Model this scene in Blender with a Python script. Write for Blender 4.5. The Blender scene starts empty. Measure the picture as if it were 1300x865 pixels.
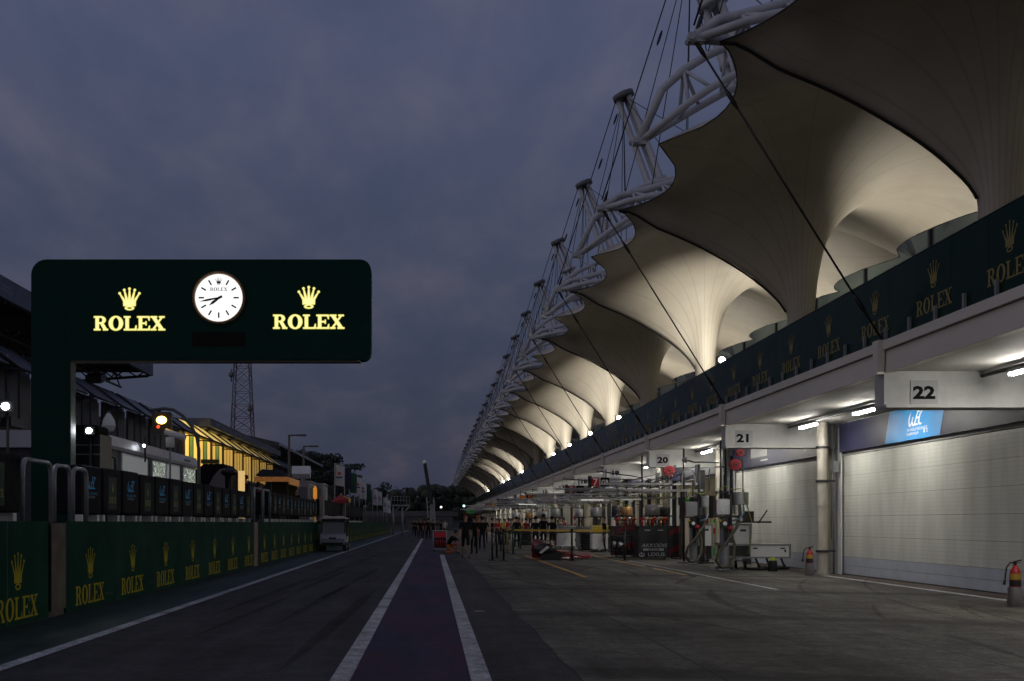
import bpy, math, random
from mathutils import Vector, Matrix
R = math.radians
S = bpy.context.scene
COL = S.collection
F = 1450.0; VX = 548.0; HY = 663.5; EYE = 1.45
random.seed(7)
def at(x, y, Z):            # a point of the place at distance Z seen along the photo's direction x, y
    return Vector(((x - VX) * Z / F, Z, EYE + (HY - y) * Z / F))
def zx(x, X): return X * F / (x - VX)

# ------------------------------------------------------------------ materials
MATS = {}
def mat(name, col, rough=.6, metal=0., var=0., scale=3., bump=0., emit=None, es=0., spec=.5, stretch=None, bscale=None, dark=None, alpha=1., trans=0.):
    if name in MATS: return MATS[name]
    m = bpy.data.materials.new(name); m.use_nodes = True
    nt = m.node_tree; N = nt.nodes; L = nt.links
    b = N['Principled BSDF']
    b.inputs['Base Color'].default_value = (*col, 1)
    b.inputs['Roughness'].default_value = rough
    b.inputs['Metallic'].default_value = metal
    b.inputs['Specular IOR Level'].default_value = spec
    b.inputs['Alpha'].default_value = alpha
    b.inputs['Transmission Weight'].default_value = trans
    if emit:
        b.inputs['Emission Color'].default_value = (*emit, 1); b.inputs['Emission Strength'].default_value = es
    if var or bump:
        tc = N.new('ShaderNodeTexCoord'); mp = N.new('ShaderNodeMapping')
        L.new(tc.outputs['Object'], mp.inputs['Vector'])
        if stretch: mp.inputs['Scale'].default_value = stretch
        n1 = N.new('ShaderNodeTexNoise'); n1.inputs['Scale'].default_value = scale; n1.inputs['Detail'].default_value = 8; n1.inputs['Roughness'].default_value = .62
        L.new(mp.outputs[0], n1.inputs['Vector'])
        if var:
            rp = N.new('ShaderNodeValToRGB'); rp.color_ramp.elements[0].position = .32; rp.color_ramp.elements[1].position = .68
            d = dark or tuple(c * (1 - var) for c in col)
            rp.color_ramp.elements[0].color = (*d, 1); rp.color_ramp.elements[1].color = (*[min(1, c * (1 + var * .5)) for c in col], 1)
            L.new(n1.outputs['Fac'], rp.inputs['Fac']); L.new(rp.outputs['Color'], b.inputs['Base Color'])
            mr = N.new('ShaderNodeMapRange'); mr.inputs['To Min'].default_value = min(1, rough * 1.15); mr.inputs['To Max'].default_value = rough * .8
            L.new(n1.outputs['Fac'], mr.inputs['Value']); L.new(mr.outputs[0], b.inputs['Roughness'])
        if bump:
            n2 = N.new('ShaderNodeTexNoise'); n2.inputs['Scale'].default_value = bscale or scale * 6; n2.inputs['Detail'].default_value = 4
            L.new(mp.outputs[0], n2.inputs['Vector'])
            bp = N.new('ShaderNodeBump'); bp.inputs['Strength'].default_value = bump; bp.inputs['Distance'].default_value = .02
            L.new(n2.outputs['Fac'], bp.inputs['Height']); L.new(bp.outputs[0], b.inputs['Normal'])
    MATS[name] = m
    return m

# ------------------------------------------------------------------ mesh builder
class MB:
    def __init__(s): s.v = []; s.f = []; s.m = []; s.smooth = False; s.sm = []
    def add(s, vs, fs, mi=0, smooth=False):
        o = len(s.v); s.v += [tuple(v) for v in vs]
        for f in fs: s.f.append([i + o for i in f]); s.m.append(mi); s.sm.append(smooth)
    def box(s, c, d, mi=0, rz=0., rx=0., ry=0.):
        M = Matrix.Rotation(rz, 3, 'Z') @ Matrix.Rotation(ry, 3, 'Y') @ Matrix.Rotation(rx, 3, 'X')
        c = Vector(c); x, y, z = [k / 2 for k in d]
        vs = [c + M @ Vector(p) for p in ((-x,-y,-z),(x,-y,-z),(x,y,-z),(-x,y,-z),(-x,-y,z),(x,-y,z),(x,y,z),(-x,y,z))]
        s.add(vs, [(0,3,2,1),(4,5,6,7),(0,1,5,4),(1,2,6,5),(2,3,7,6),(3,0,4,7)], mi)
    def bb(s, x0, x1, y0, y1, z0, z1, mi=0): s.box(((x0+x1)/2,(y0+y1)/2,(z0+z1)/2), (x1-x0,y1-y0,z1-z0), mi)
    def rbox(s, x0, x1, y0, y1, z0, z1, r=.03, mi=0, axis='x', n=4):
        # box with rounded corners in the plane normal to axis, bevelled rim
        def rr(a0,a1,b0,b1,r):
            P=[]
            for cx,cy,a in ((a1-r,b1-r,0),(a0+r,b1-r,90),(a0+r,b0+r,180),(a1-r,b0+r,270)):
                for k in range(n+1):
                    t=R(a+90*k/n); P.append((cx+r*math.cos(t),cy+r*math.sin(t)))
            return P
        b=min(r*.35,.02)
        if axis=='x': A=(y0,y1,z0,z1); e0,e1=x0,x1; mk=lambda p,t:(t,p[0],p[1])
        elif axis=='y': A=(x0,x1,z0,z1); e0,e1=y0,y1; mk=lambda p,t:(p[0],t,p[1])
        else: A=(x0,x1,y0,y1); e0,e1=z0,z1; mk=lambda p,t:(p[0],p[1],t)
        big=rr(*A,r); sm=rr(A[0]+b,A[1]-b,A[2]+b,A[3]-b,max(r-b,.001))
        rings=[(sm,e0),(big,e0+b),(big,e1-b),(sm,e1)]
        vs=[];m_=len(big)
        for P,t in rings: vs+=[mk(p,t) for p in P]
        fs=[list(range(m_))[::-1],[3*m_+i for i in range(m_)]]
        for k in range(3):
            for i in range(m_): j=(i+1)%m_; fs.append((k*m_+i,k*m_+j,(k+1)*m_+j,(k+1)*m_+i))
        s.add(vs,fs,mi)
    def tube(s, p0, p1, r0, r1=None, n=8, mi=0, caps=True):
        r1 = r0 if r1 is None else r1
        s.path([p0, p1], [r0, r1], n, mi, caps)
    def path(s, pts, r, n=8, mi=0, caps=True):
        pts = [Vector(p) for p in pts]
        if not isinstance(r, (list, tuple)): r = [r] * len(pts)
        vs = []; prev = None
        for i, p in enumerate(pts):
            t = (pts[min(i+1, len(pts)-1)] - pts[max(i-1, 0)])
            if t.length < 1e-9: t = Vector((0,0,1))
            t.normalize()
            if prev is None:
                a = Vector((0,0,1)) if abs(t.z) < .9 else Vector((1,0,0))
                u = t.cross(a).normalized()
            else:
                u = (prev - t * prev.dot(t)); u = u.normalized() if u.length > 1e-6 else t.orthogonal().normalized()
            prev = u; w = t.cross(u)
            for k in range(n):
                an = 2 * math.pi * k / n
                vs.append(p + (u * math.cos(an) + w * math.sin(an)) * r[i])
        fs = []
        for i in range(len(pts)-1):
            for k in range(n):
                j = (k+1) % n; fs.append((i*n+k, i*n+j, (i+1)*n+j, (i+1)*n+k))
        s.add(vs, fs, mi, True)
        if caps:
            o = len(s.v) - len(vs)
            s.f.append([o+k for k in range(n)][::-1]); s.m.append(mi); s.sm.append(False)
            s.f.append([o+(len(pts)-1)*n+k for k in range(n)]); s.m.append(mi); s.sm.append(False)
    def beam(s, p0, p1, w, h=None, mi=0):
        h = h or w; p0 = Vector(p0); p1 = Vector(p1); t = (p1-p0).normalized()
        a = Vector((0,0,1)) if abs(t.z) < .95 else Vector((0,1,0))
        u = t.cross(a).normalized() * w/2; v = t.cross(u).normalized() * h/2
        vs = [p0-u-v,p0+u-v,p0+u+v,p0-u+v,p1-u-v,p1+u-v,p1+u+v,p1-u+v]
        s.add(vs, [(0,3,2,1),(4,5,6,7),(0,1,5,4),(1,2,6,5),(2,3,7,6),(3,0,4,7)], mi)
    def lathe(s, c, prof, n=16, mi=0, axis='z'):
        c = Vector(c); runs = [[prof[0]]]
        for k in range(1, len(prof)):
            runs[-1].append(prof[k])
            if k+1 < len(prof):
                a = Vector((prof[k][0]-prof[k-1][0], prof[k][1]-prof[k-1][1])); b_ = Vector((prof[k+1][0]-prof[k][0], prof[k+1][1]-prof[k][1]))
                if a.length > 1e-6 and b_.length > 1e-6 and a.angle(b_) > .6: runs.append([prof[k]])
        for run in runs:
            vs = []
            for r, h in run:
                for k in range(n):
                    a = 2*math.pi*k/n; x, y = r*math.cos(a), r*math.sin(a)
                    vs.append(c + (Vector((x,y,h)) if axis=='z' else Vector((h,x,y)) if axis=='x' else Vector((x,h,y))))
            fs = []
            for i in range(len(run)-1):
                for k in range(n):
                    j=(k+1)%n; fs.append((i*n+k,i*n+j,(i+1)*n+j,(i+1)*n+k))
            s.add(vs, fs, mi, True)
    def ball(s, c, r, n=10, m=6, mi=0, sc=(1,1,1)):
        c=Vector(c); vs=[];fs=[]
        for i in range(m+1):
            t=math.pi*i/m
            for k in range(n):
                a=2*math.pi*k/n; vs.append(c+Vector((r*sc[0]*math.sin(t)*math.cos(a),r*sc[1]*math.sin(t)*math.sin(a),r*sc[2]*math.cos(t))))
        for i in range(m):
            for k in range(n):
                j=(k+1)%n; fs.append((i*n+k,(i+1)*n+k,(i+1)*n+j,i*n+j))
        s.add(vs,fs,mi,True)
    def prism(s, P2, o, rt, up, th, mi=0):   # outline in 2D -> solid of thickness th towards the normal
        o=Vector(o); rt=Vector(rt); up=Vector(up); nn=rt.cross(up).normalized()*th; n=len(P2)
        vs=[o+rt*a+up*b for a,b in P2]+[o+rt*a+up*b+nn for a,b in P2]
        fs=[list(range(n))[::-1],[n+i for i in range(n)]]+[(i,(i+1)%n,n+(i+1)%n,n+i) for i in range(n)]
        s.add(vs,fs,mi)
    def flat(s, polys, o, rt, up, sc, mi=0, off=0.):
        o=Vector(o); rt=Vector(rt).normalized(); up=Vector(up).normalized(); nn=rt.cross(up)
        for i,P in enumerate(polys):
            vs=[o+rt*(a*(sc if not isinstance(sc,tuple) else sc[0]))+up*(b*(sc if not isinstance(sc,tuple) else sc[1]))+nn*(off+.0004*(i%5)) for a,b in P]
            s.add(vs,[list(range(len(vs)))],mi)
    def build(s, name, mats, parent=None, **kw):
        me = bpy.data.meshes.new(name)
        off = Vector((0,0,0)); q = parent
        while q is not None: off += q.location; q = q.parent
        me.from_pydata([tuple(Vector(v)-off) for v in s.v], [], s.f)
        if not isinstance(mats, (list, tuple)): mats = [mats]
        for m in mats: me.materials.append(m)
        me.polygons.foreach_set('material_index', s.m); me.polygons.foreach_set('use_smooth', s.sm)
        me.update()
        o = bpy.data.objects.new(name, me); COL.objects.link(o); o.parent = parent
        for k, v in kw.items(): o[k] = v
        return o
def thing(name, label, cat, loc=(0,0,0), group=None):
    o = bpy.data.objects.new(name, None); COL.objects.link(o); o.location = loc
    o.empty_display_size = .2
    tag(o, label, cat, group); return o
def tag(o, label=None, cat=None, group=None, kind=None):
    if label: o['label'] = label
    if cat: o['category'] = cat
    if group: o['group'] = group
    if kind: o['kind'] = kind
    return o
def kids(o): return [c for c in bpy.data.objects if c.parent == o]
def tree_of(o): return (o, [tree_of(c) for c in kids(o)])
def copy_tree(t, parent=None):
    o, ch = t; c = o.copy(); COL.objects.link(c); c.parent = parent
    for k in ch: copy_tree(k, c)
    return c
ORD = ['first','second','third','fourth','fifth','sixth','seventh','eighth','ninth','tenth','eleventh','twelfth','thirteenth','fourteenth','fifteenth','sixteenth','seventeenth','eighteenth','nineteenth','twentieth','twenty-first','twenty-second','twenty-third','twenty-fourth','twenty-fifth','twenty-sixth','twenty-seventh','twenty-eighth','twenty-ninth','thirtieth']

# ------------------------------------------------------------------ lettering
def rect(a,b,c,d): return [(a,b),(c,b),(c,d),(a,d)]
def ring(cx,cy,rx,ry,ix,iy,a0=0,a1=360,n=20):
    P=[]
    for k in range(n):
        t0=R(a0+(a1-a0)*k/n); t1=R(a0+(a1-a0)*(k+1)/n)
        P.append([(cx+rx*math.cos(t0),cy+ry*math.sin(t0)),(cx+rx*math.cos(t1),cy+ry*math.sin(t1)),(cx+ix*math.cos(t1),cy+iy*math.sin(t1)),(cx+ix*math.cos(t0),cy+iy*math.sin(t0))])
    return P
def disc(cx,cy,rx,ry=None,n=14):
    ry=ry or rx; return [(cx+rx*math.cos(2*math.pi*k/n),cy+ry*math.sin(2*math.pi*k/n)) for k in range(n)]
GL = {}
GL['R']=(1.0,[rect(0,0,.46,.09),rect(0,.91,.5,1),rect(.12,.09,.34,.91),rect(.34,.47,.5,.56),[(.46,.47),(.69,.47),(.92,.09),(.68,.09)],rect(.66,0,1.0,.09)]+ring(.5,.735,.34,.265,.12,.175,90,-90,10))
GL['O']=(1.04,ring(.52,.5,.51,.52,.24,.43,0,360,24))
GL['L']=(.9,[rect(0,0,.9,.09),rect(.12,.09,.34,.91),rect(0,.91,.46,1),[(.78,.09),(.9,.09),(.9,.34),(.86,.34)]])
GL['E']=(.9,[rect(0,0,.9,.09),rect(.12,.09,.34,.91),rect(0,.91,.88,1),rect(.34,.455,.6,.545),rect(.6,.36,.66,.64),[(.76,.91),(.88,.91),(.88,.7),(.84,.7)][::-1],[(.78,.09),(.9,.09),(.9,.32),(.86,.32)]])
GL['X']=(1.04,[[(.1,.91),(.37,.91),(.93,.09),(.66,.09)],[(.74,.91),(.86,.91),(.60,.57),(.53,.63)],[(.14,.09),(.28,.09),(.49,.40),(.43,.47)],rect(0,.91,.46,1),rect(.62,.91,1.0,1),rect(0,0,.4,.09),rect(.56,0,1.04,.09)])
def rolex():
    P=[]; x=0
    for ch in 'ROLEX':
        w,g=GL[ch]
        for p in g: P.append([(a+x,b) for a,b in p])
        x+=w+.06
    return [[(a-x/2+.03,b) for a,b in p] for p in P]      # centred, cap height 1, about 5.1 wide
def crown():
    P=ring(.5,.1,.22,.10,.13,.05,0,360,16)
    tips=[(.03,.80),(.25,.96),(.5,1.02),(.75,.96),(.97,.80)]
    bx=[.27,.385,.5,.615,.73]
    for (tx,ty),b in zip(tips,bx):
        h=.062; P.append([(b-h,.42),(b-h*.9,.2),(b+h*.9,.2),(b+h,.42)]); P.append([(b-h,.42),(b+h,.42),(tx+.018,ty),(tx-.018,ty)]); P.append(disc(tx,ty,.052,n=10))
    return [[(a-.5,b) for a,b in p] for p in P]            # 1 wide, 1.07 high
ROLEX = rolex(); CROWN = crown()
TXT = {}
def text(s, bold=0., shear=0., sx=1.):
    k=(s,bold,shear,sx)
    if k in TXT: return TXT[k]
    c=bpy.data.curves.new('t','FONT'); c.body=s; c.size=1; c.offset=bold; c.shear=shear; c.resolution_u=2; c.align_x='CENTER'
    o=bpy.data.objects.new('t',c); COL.objects.link(o)
    dg=bpy.context.evaluated_depsgraph_get(); me=o.evaluated_get(dg).to_mesh()
    vs=[(v.co.x*sx,v.co.y) for v in me.vertices]; P=[[vs[i] for i in p.vertices] for p in me.polygons]
    o.evaluated_get(dg).to_mesh_clear(); bpy.data.objects.remove(o); bpy.data.curves.remove(c)
    TXT[k]=P; return P
def stroke(pts, w):
    P=[]
    for i in range(len(pts)-1):
        (x0,y0),(x1,y1)=pts[i],pts[i+1]; w0,w1=(w[i],w[i+1]) if isinstance(w,list) else (w,w)
        L_=math.hypot(x1-x0,y1-y0) or 1; nx,ny=-(y1-y0)/L_/2,(x1-x0)/L_/2
        P.append([(x0+nx*w0,y0+ny*w0),(x0-nx*w0,y0-ny*w0),(x1-nx*w1,y1-ny*w1),(x1+nx*w1,y1+ny*w1)])
    return P
# slanted brush letters W E C, about 1.9 wide, 1 high
WEC = (stroke([(.28,1.0),(.08,.72),(.0,.4),(.06,.06),(.2,.04),(.36,.3),(.52,.66)],[.05,.13,.15,.16,.14,.12,.1])
     + stroke([(.44,.3),(.44,.06),(.6,.04),(.8,.35),(.98,.78),(1.12,.98)],[.13,.15,.15,.13,.12,.08])
     + stroke([(1.0,.98),(1.32,.99)],.13)+stroke([(.86,.55),(1.16,.56)],.13)+stroke([(.7,.08),(1.08,.09)],.14)
     + stroke([(1.72,.98),(1.52,.97),(1.34,.74),(1.2,.42),(1.2,.14),(1.34,.06),(1.56,.12)],[.1,.13,.15,.16,.15,.14,.08]))
WEC = [[(a-.86,b) for a,b in p] for p in WEC]
# ------------------------------------------------------------------ materials of the place
concrete_w = mat('painted_concrete', (.50,.50,.49), .75, var=.22, scale=1.3, bump=.15)
fascia_m = mat('fascia_paint', (.70,.66,.60), .6, var=.12, scale=.9, bump=.08, stretch=(1,.25,1), spec=.3)
ceil_m = mat('soffit_paint', (.46,.45,.42), .7, var=.2, scale=.8, bump=.2)
dark_m = mat('dark_paint', (.02,.02,.022), .5)
black_m = mat('black_plastic', (.012,.012,.014), .45)
blackc = mat('black_cloth', (.014,.014,.017), .85, spec=.15, var=.3, scale=6)
steel = mat('galvanised_steel', (.27,.28,.29), .5, .3, var=.2, scale=5)
whsteel = mat('white_painted_steel', (.44,.45,.49), .45, var=.15, scale=4)
chrome = mat('brushed_steel', (.55,.55,.56), .3, 1., var=.15, scale=8)
crinkle = mat('foil_insulation', (.5,.51,.54), .32, .9, bump=1., scale=3, bscale=14)
white_m = mat('white_panel', (.80,.80,.78), .5, var=.08, scale=3)
red_m = mat('red_paint', (.45,.015,.02), .4)
dred_m = mat('dark_red_paint', (.16,.008,.012), .35)
orange_m = mat('orange_paint', (.75,.2,.02), .5)
yellow_m = mat('yellow_paint', (.6,.42,.03), .5)
green_m = mat('bright_green', (.03,.4,.05), .5)
blue_m = mat('blue_paint', (.015,.04,.22), .45)
gold_m = mat('gold_print', (.42,.35,.02), .7, spec=.1)
goldg_m = mat('gold_film', (.26,.215,.08), .5, spec=.1)
navy_m = mat('navy_banner', (.022,.022,.055), .45, var=.35, scale=.5, spec=.2)
sky_blue = mat('blue_banner', (.0,.25,.62), .5, var=.12, scale=1.5)
wtext = mat('white_print', (.75,.75,.75), .6)
btext = mat('black_print', (.006,.006,.007), .8, spec=.1)
rubber = mat('rubber', (.015,.015,.015), .8)
cable_m = mat('black_cable', (.01,.01,.011), .5)
hose_m = mat('olive_hose', (.085,.08,.05), .7, var=.3, scale=12)
gfilm = mat('green_glass_film', (.005,.026,.018), .16, spec=.06, alpha=.9)
green_wall = mat('green_banner', (.0045,.045,.030), .75, spec=.06, var=.25, scale=1.2, bump=.1, bscale=3)
signgreen = mat('dark_green_cladding', (.004,.036,.027), .55, var=.15, scale=1.5, spec=.08)
bare = mat('bare_concrete', (.13,.10,.08), .85, var=.35, scale=3, bump=.4)
pipe_m = mat('stained_pipe', (.42,.385,.33), .55, var=.3, scale=4, stretch=(1,1,.3))
door_m = mat('door_panel', (.62,.62,.565), .42, var=.2, scale=1.6, stretch=(1,1,.25))
doorb_m = mat('door_lower_panel', (.42,.45,.52), .45, var=.12, scale=2)
tube_e = mat('fluorescent_tube', (.8,.8,.8), .5, emit=(1,.97,.89), es=130)
tube_in = mat('garage_tube', (.8,.8,.8), .5, emit=(1,.92,.78), es=24)
flood_e = mat('floodlight_lens', (.8,.8,.8), .5, emit=(1,.94,.80), es=60)
cool_e = mat('cool_flood_lens', (.8,.8,.8), .5, emit=(.9,.96,1), es=28)
amber_e = mat('amber_lens', (.8,.4,.05), .5, emit=(1,.55,.08), es=14)
redled = mat('red_lens', (.5,.02,.02), .5, emit=(1,.08,.03), es=1.5)
warm_e = mat('warm_lit_panel', (.8,.5,.2), .6, emit=(1,.55,.10), es=.95, var=.2, scale=2)
logo_e = mat('lit_gold_letter', (.8,.75,.4), .5, emit=(1.,.93,.36), es=1.0)
clock_e = mat('lit_clock_face', (.9,.9,.9), .5, emit=(1,1,.97), es=1.02)

# ------------------------------------------------------------------ sky, sun, camera
w = bpy.data.worlds.new('World'); S.world = w; w.use_nodes = True
nt = w.node_tree; N = nt.nodes; L = nt.links; bg = N['Background']; bg.inputs['Strength'].default_value = 1.
tc = N.new('ShaderNodeTexCoord'); sep = N.new('ShaderNodeSeparateXYZ'); L.new(tc.outputs['Generated'], sep.inputs[0])
zz = N.new('ShaderNodeMath'); zz.operation = 'ADD'; zz.inputs[1].default_value = .22; L.new(sep.outputs['Z'], zz.inputs[0])
zm = N.new('ShaderNodeMath'); zm.operation = 'MAXIMUM'; zm.inputs[1].default_value = .1; L.new(zz.outputs[0], zm.inputs[0])
dx = N.new('ShaderNodeMath'); dx.operation = 'DIVIDE'; L.new(sep.outputs['X'], dx.inputs[0]); L.new(zm.outputs[0], dx.inputs[1])
dy = N.new('ShaderNodeMath'); dy.operation = 'DIVIDE'; L.new(sep.outputs['Y'], dy.inputs[0]); L.new(zm.outputs[0], dy.inputs[1])
cb = N.new('ShaderNodeCombineXYZ'); L.new(dx.outputs[0], cb.inputs[0]); L.new(dy.outputs[0], cb.inputs[1])
mp = N.new('ShaderNodeMapping'); mp.inputs['Scale'].default_value = (1.5, .8, 1); mp.inputs['Rotation'].default_value = (0,0,.5); mp.inputs['Location'].default_value = (3.2,1.4,0)
L.new(cb.outputs[0], mp.inputs[0])
n1 = N.new('ShaderNodeTexNoise'); n1.inputs['Scale'].default_value = 3.2; n1.inputs['Detail'].default_value = 9; n1.inputs['Roughness'].default_value = .55; n1.inputs['Distortion'].default_value = .15
L.new(mp.outputs[0], n1.inputs['Vector'])
rp = N.new('ShaderNodeValToRGB'); e = rp.color_ramp.elements
e[0].position = .34; e[0].color = (.060,.076,.137,1); e[1].position = .70; e[1].color = (.104,.106,.164,1)
m_ = rp.color_ramp.elements.new(.5); m_.color = (.071,.084,.146,1)
L.new(n1.outputs['Fac'], rp.inputs[0])
gr = N.new('ShaderNodeValToRGB'); g = gr.color_ramp.elements
g[0].position = 0.; g[0].color = (.50,.48,.46,1); g[1].position = .38; g[1].color = (1,1,1,1)
k_ = gr.color_ramp.elements.new(.12); k_.color = (.62,.62,.60,1)
L.new(sep.outputs['Z'], gr.inputs[0])
mx = N.new('ShaderNodeMix'); mx.data_type = 'RGBA'; mx.blend_type = 'MULTIPLY'; mx.inputs['Factor'].default_value = 1
L.new(rp.outputs[0], mx.inputs[6]); L.new(gr.outputs[0], mx.inputs[7])
sk = N.new('ShaderNodeTexSky'); sk.sky_type = 'NISHITA'; sk.sun_disc = False; sk.sun_elevation = R(1.0); sk.sun_rotation = R(250)
sc_ = N.new('ShaderNodeMix'); sc_.data_type = 'RGBA'; sc_.blend_type = 'ADD'; sc_.inputs['Factor'].default_value = .004
ga = N.new('ShaderNodeVectorMath'); ga.operation = 'DOT_PRODUCT'; ga.inputs[1].default_value = (-.86,-.5,0); L.new(tc.outputs['Generated'], ga.inputs[0])
gm = N.new('ShaderNodeMapRange'); gm.interpolation_type = 'SMOOTHSTEP'; gm.inputs['From Min'].default_value = .12; gm.inputs['From Max'].default_value = .95; L.new(ga.outputs['Value'], gm.inputs['Value'])
gx_ = N.new('ShaderNodeMix'); gx_.data_type = 'RGBA'; gx_.blend_type = 'ADD'; gx_.inputs[7].default_value = (.26,.235,.225,1); L.new(gm.outputs[0], gx_.inputs['Factor']); L.new(mx.outputs[2], gx_.inputs[6])
L.new(gx_.outputs[2], sc_.inputs[6]); L.new(sk.outputs[0], sc_.inputs[7]); L.new(sc_.outputs[2], bg.inputs['Color'])
sl = bpy.data.lights.new('sun','SUN'); sl.energy = .03; sl.angle = R(25); sl.color = (.8,.85,1)
so = bpy.data.objects.new('sun', sl); COL.objects.link(so); so.rotation_euler = (R(60),0,R(110))
cam = bpy.data.cameras.new('camera'); co = bpy.data.objects.new('camera', cam); COL.objects.link(co)
co.location = (0,0,EYE); co.rotation_euler = (R(90),0,0); cam.sensor_width = 36; cam.lens = F/1300*36
cam.shift_x = (650-VX)/1300; cam.shift_y = (HY-432.5)/1300; cam.clip_end = 5000; cam.clip_start = .1; S.camera = co
S.view_settings.view_transform = 'Standard'; S.view_settings.look = 'None'; S.view_settings.exposure = 0.; S.view_settings.gamma = 1
S.cycles.use_denoising = True
try: S.cycles.denoiser = 'OPENIMAGEDENOISE'
except Exception: pass
S.cycles.max_bounces = 5; S.cycles.diffuse_bounces = 3; S.cycles.glossy_bounces = 3; S.cycles.transparent_max_bounces = 8
S.cycles.sample_clamp_indirect = 3; S.cycles.caustics_reflective = False; S.cycles.caustics_refractive = False

# ------------------------------------------------------------------ ground
def ground_mat(name, c0, c1, rough, joints=None, scale=.35, blot=None, paint=None):
    m = bpy.data.materials.new(name); m.use_nodes = True; nt = m.node_tree; N = nt.nodes; L = nt.links; b = N['Principled BSDF']
    tc = N.new('ShaderNodeTexCoord')
    def noise(s, d=8, r=.6, st=None):
        n = N.new('ShaderNodeTexNoise'); n.inputs['Scale'].default_value = s; n.inputs['Detail'].default_value = d; n.inputs['Roughness'].default_value = r
        if st:
            q = N.new('ShaderNodeMapping'); q.inputs['Scale'].default_value = st; L.new(tc.outputs['Object'], q.inputs[0]); L.new(q.outputs[0], n.inputs['Vector'])
        else: L.new(tc.outputs['Object'], n.inputs['Vector'])
        return n
    def ramp(src, p0, a, p1, bb):
        r = N.new('ShaderNodeValToRGB'); r.color_ramp.elements[0].position = p0; r.color_ramp.elements[1].position = p1
        r.color_ramp.elements[0].color = (*a,1); r.color_ramp.elements[1].color = (*bb,1); L.new(src, r.inputs[0]); return r.outputs[0]
    def mix(a, b_, f=1., mode='MULTIPLY'):
        x = N.new('ShaderNodeMix'); x.data_type = 'RGBA'; x.blend_type = mode
        if isinstance(f, float): x.inputs['Factor'].default_value = f
        else: L.new(f, x.inputs['Factor'])
        L.new(a, x.inputs[6]); L.new(b_, x.inputs[7]); return x.outputs[2]
    big = noise(scale); col = ramp(big.outputs['Fac'], .3, c0, .7, c1)
    fine = noise(38, 3); col = mix(col, ramp(fine.outputs['Fac'], .3, (.55,)*3, .7, (1.35,)*3)); grit = noise(11, 5, .7); col = mix(col, ramp(grit.outputs['Fac'], .36, (.7,)*3, .64, (1.25,)*3)); mid = noise(3.1, 7, .65); col = mix(col, ramp(mid.outputs['Fac'], .33, (.62,)*3, .66, (1.3,)*3))
    st = noise(1.2, 6, .6, (1.4, .12, 1)); col = mix(col, ramp(st.outputs['Fac'], .36, (.72,)*3, .62, (1.1,)*3)); oil = noise(.9, 4, .5); col = mix(col, ramp(oil.outputs['Fac'], .30, (.6,)*3, .40, (1.,)*3))
    if blot:
        bl = noise(blot[0], 5, .55, (1,.25,1)); f = ramp(bl.outputs['Fac'], .42, (0,0,0), .64, (1,1,1)); rr = N.new('ShaderNodeRGB'); rr.outputs[0].default_value = (*blot[1],1)
        x = N.new('ShaderNodeMix'); x.data_type = 'RGBA'; L.new(f, x.inputs['Factor']); L.new(col, x.inputs[6]); L.new(rr.outputs[0], x.inputs[7]); col = x.outputs[2]
    if joints:
        br = N.new('ShaderNodeTexBrick'); br.inputs['Scale'].default_value = 1; br.inputs['Mortar Size'].default_value = .012; br.inputs['Brick Width'].default_value = joints[0]; br.inputs['Row Height'].default_value = joints[1]
        br.offset = 0; br.inputs['Color1'].default_value = (1,1,1,1); br.inputs['Color2'].default_value = (.82,.82,.84,1); br.inputs['Mortar'].default_value = (.25,.25,.25,1)
        q = N.new('ShaderNodeMapping'); q.inputs['Location'].default_value = (.4,.7,0); L.new(tc.outputs['Object'], q.inputs[0]); L.new(q.outputs[0], br.inputs['Vector']); col = mix(col, br.outputs[0])
        # long curved tyre marks
        wv = N.new('ShaderNodeTexWave'); wv.wave_type = 'RINGS'; wv.rings_direction = 'SPHERICAL'; wv.inputs['Scale'].default_value = .045; wv.inputs['Distortion'].default_value = 3.5; wv.inputs['Detail'].default_value = 1.5; wv.inputs['Detail Scale'].default_value = .35
        L.new(tc.outputs['Object'], wv.inputs['Vector']); f = ramp(wv.outputs['Fac'], .955, (1,1,1), .99, (.5,.5,.5)); col = mix(col, f)
    L.new(col, b.inputs['Base Color']); b.inputs['Specular IOR Level'].default_value = .22
    rr = N.new('ShaderNodeMapRange'); rr.inputs['To Min'].default_value = rough+.12; rr.inputs['To Max'].default_value = rough-.12; L.new(st.outputs['Fac'], rr.inputs['Value']); L.new(rr.outputs[0], b.inputs['Roughness'])
    bp = N.new('ShaderNodeBump'); bp.inputs['Strength'].default_value = .35; bp.inputs['Distance'].default_value = .01; L.new(fine.outputs['Fac'], bp.inputs['Height']); L.new(bp.outputs[0], b.inputs['Normal'])
    return m
g_dirt = ground_mat('dirt', (.03,.03,.028), (.05,.048,.04), .9)
g_asph = ground_mat('asphalt', (.027,.025,.030), (.060,.056,.064), .8)
g_conc = ground_mat('apron_concrete', (.050,.045,.038), (.170,.157,.132), .8, joints=(3.1,5.65), scale=.42)
g_green = ground_mat('green_paint_ground', (.012,.035,.03), (.028,.06,.05), .6)
g_strip = ground_mat('painted_strip', (.016,.016,.055), (.03,.026,.070), .7, blot=(.9,(.060,.014,.036)))
g_line = ground_mat('white_line_paint', (.36,.36,.38), (.56,.56,.58), .6, scale=2.)
g_yel = ground_mat('yellow_line_paint', (.42,.21,.02), (.70,.38,.04), .6, scale=2.)
def sheet(name, x0, x1, y0, y1, z, m, kind='structure', wob=0, nx=1, ny=1):
    b = MB(); vs = []; rr = random.Random(3)
    for j in range(ny+1):
        yy = y0+(y1-y0)*j/ny; wx = rr.uniform(-wob,wob) if wob else 0
        vs += [(x0+wx,yy,z),(x1,yy,z)]
    b.add(vs, [(2*j,2*j+1,2*j+3,2*j+2) for j in range(ny)]); return tag(b.build(name, m), kind=kind)
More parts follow.
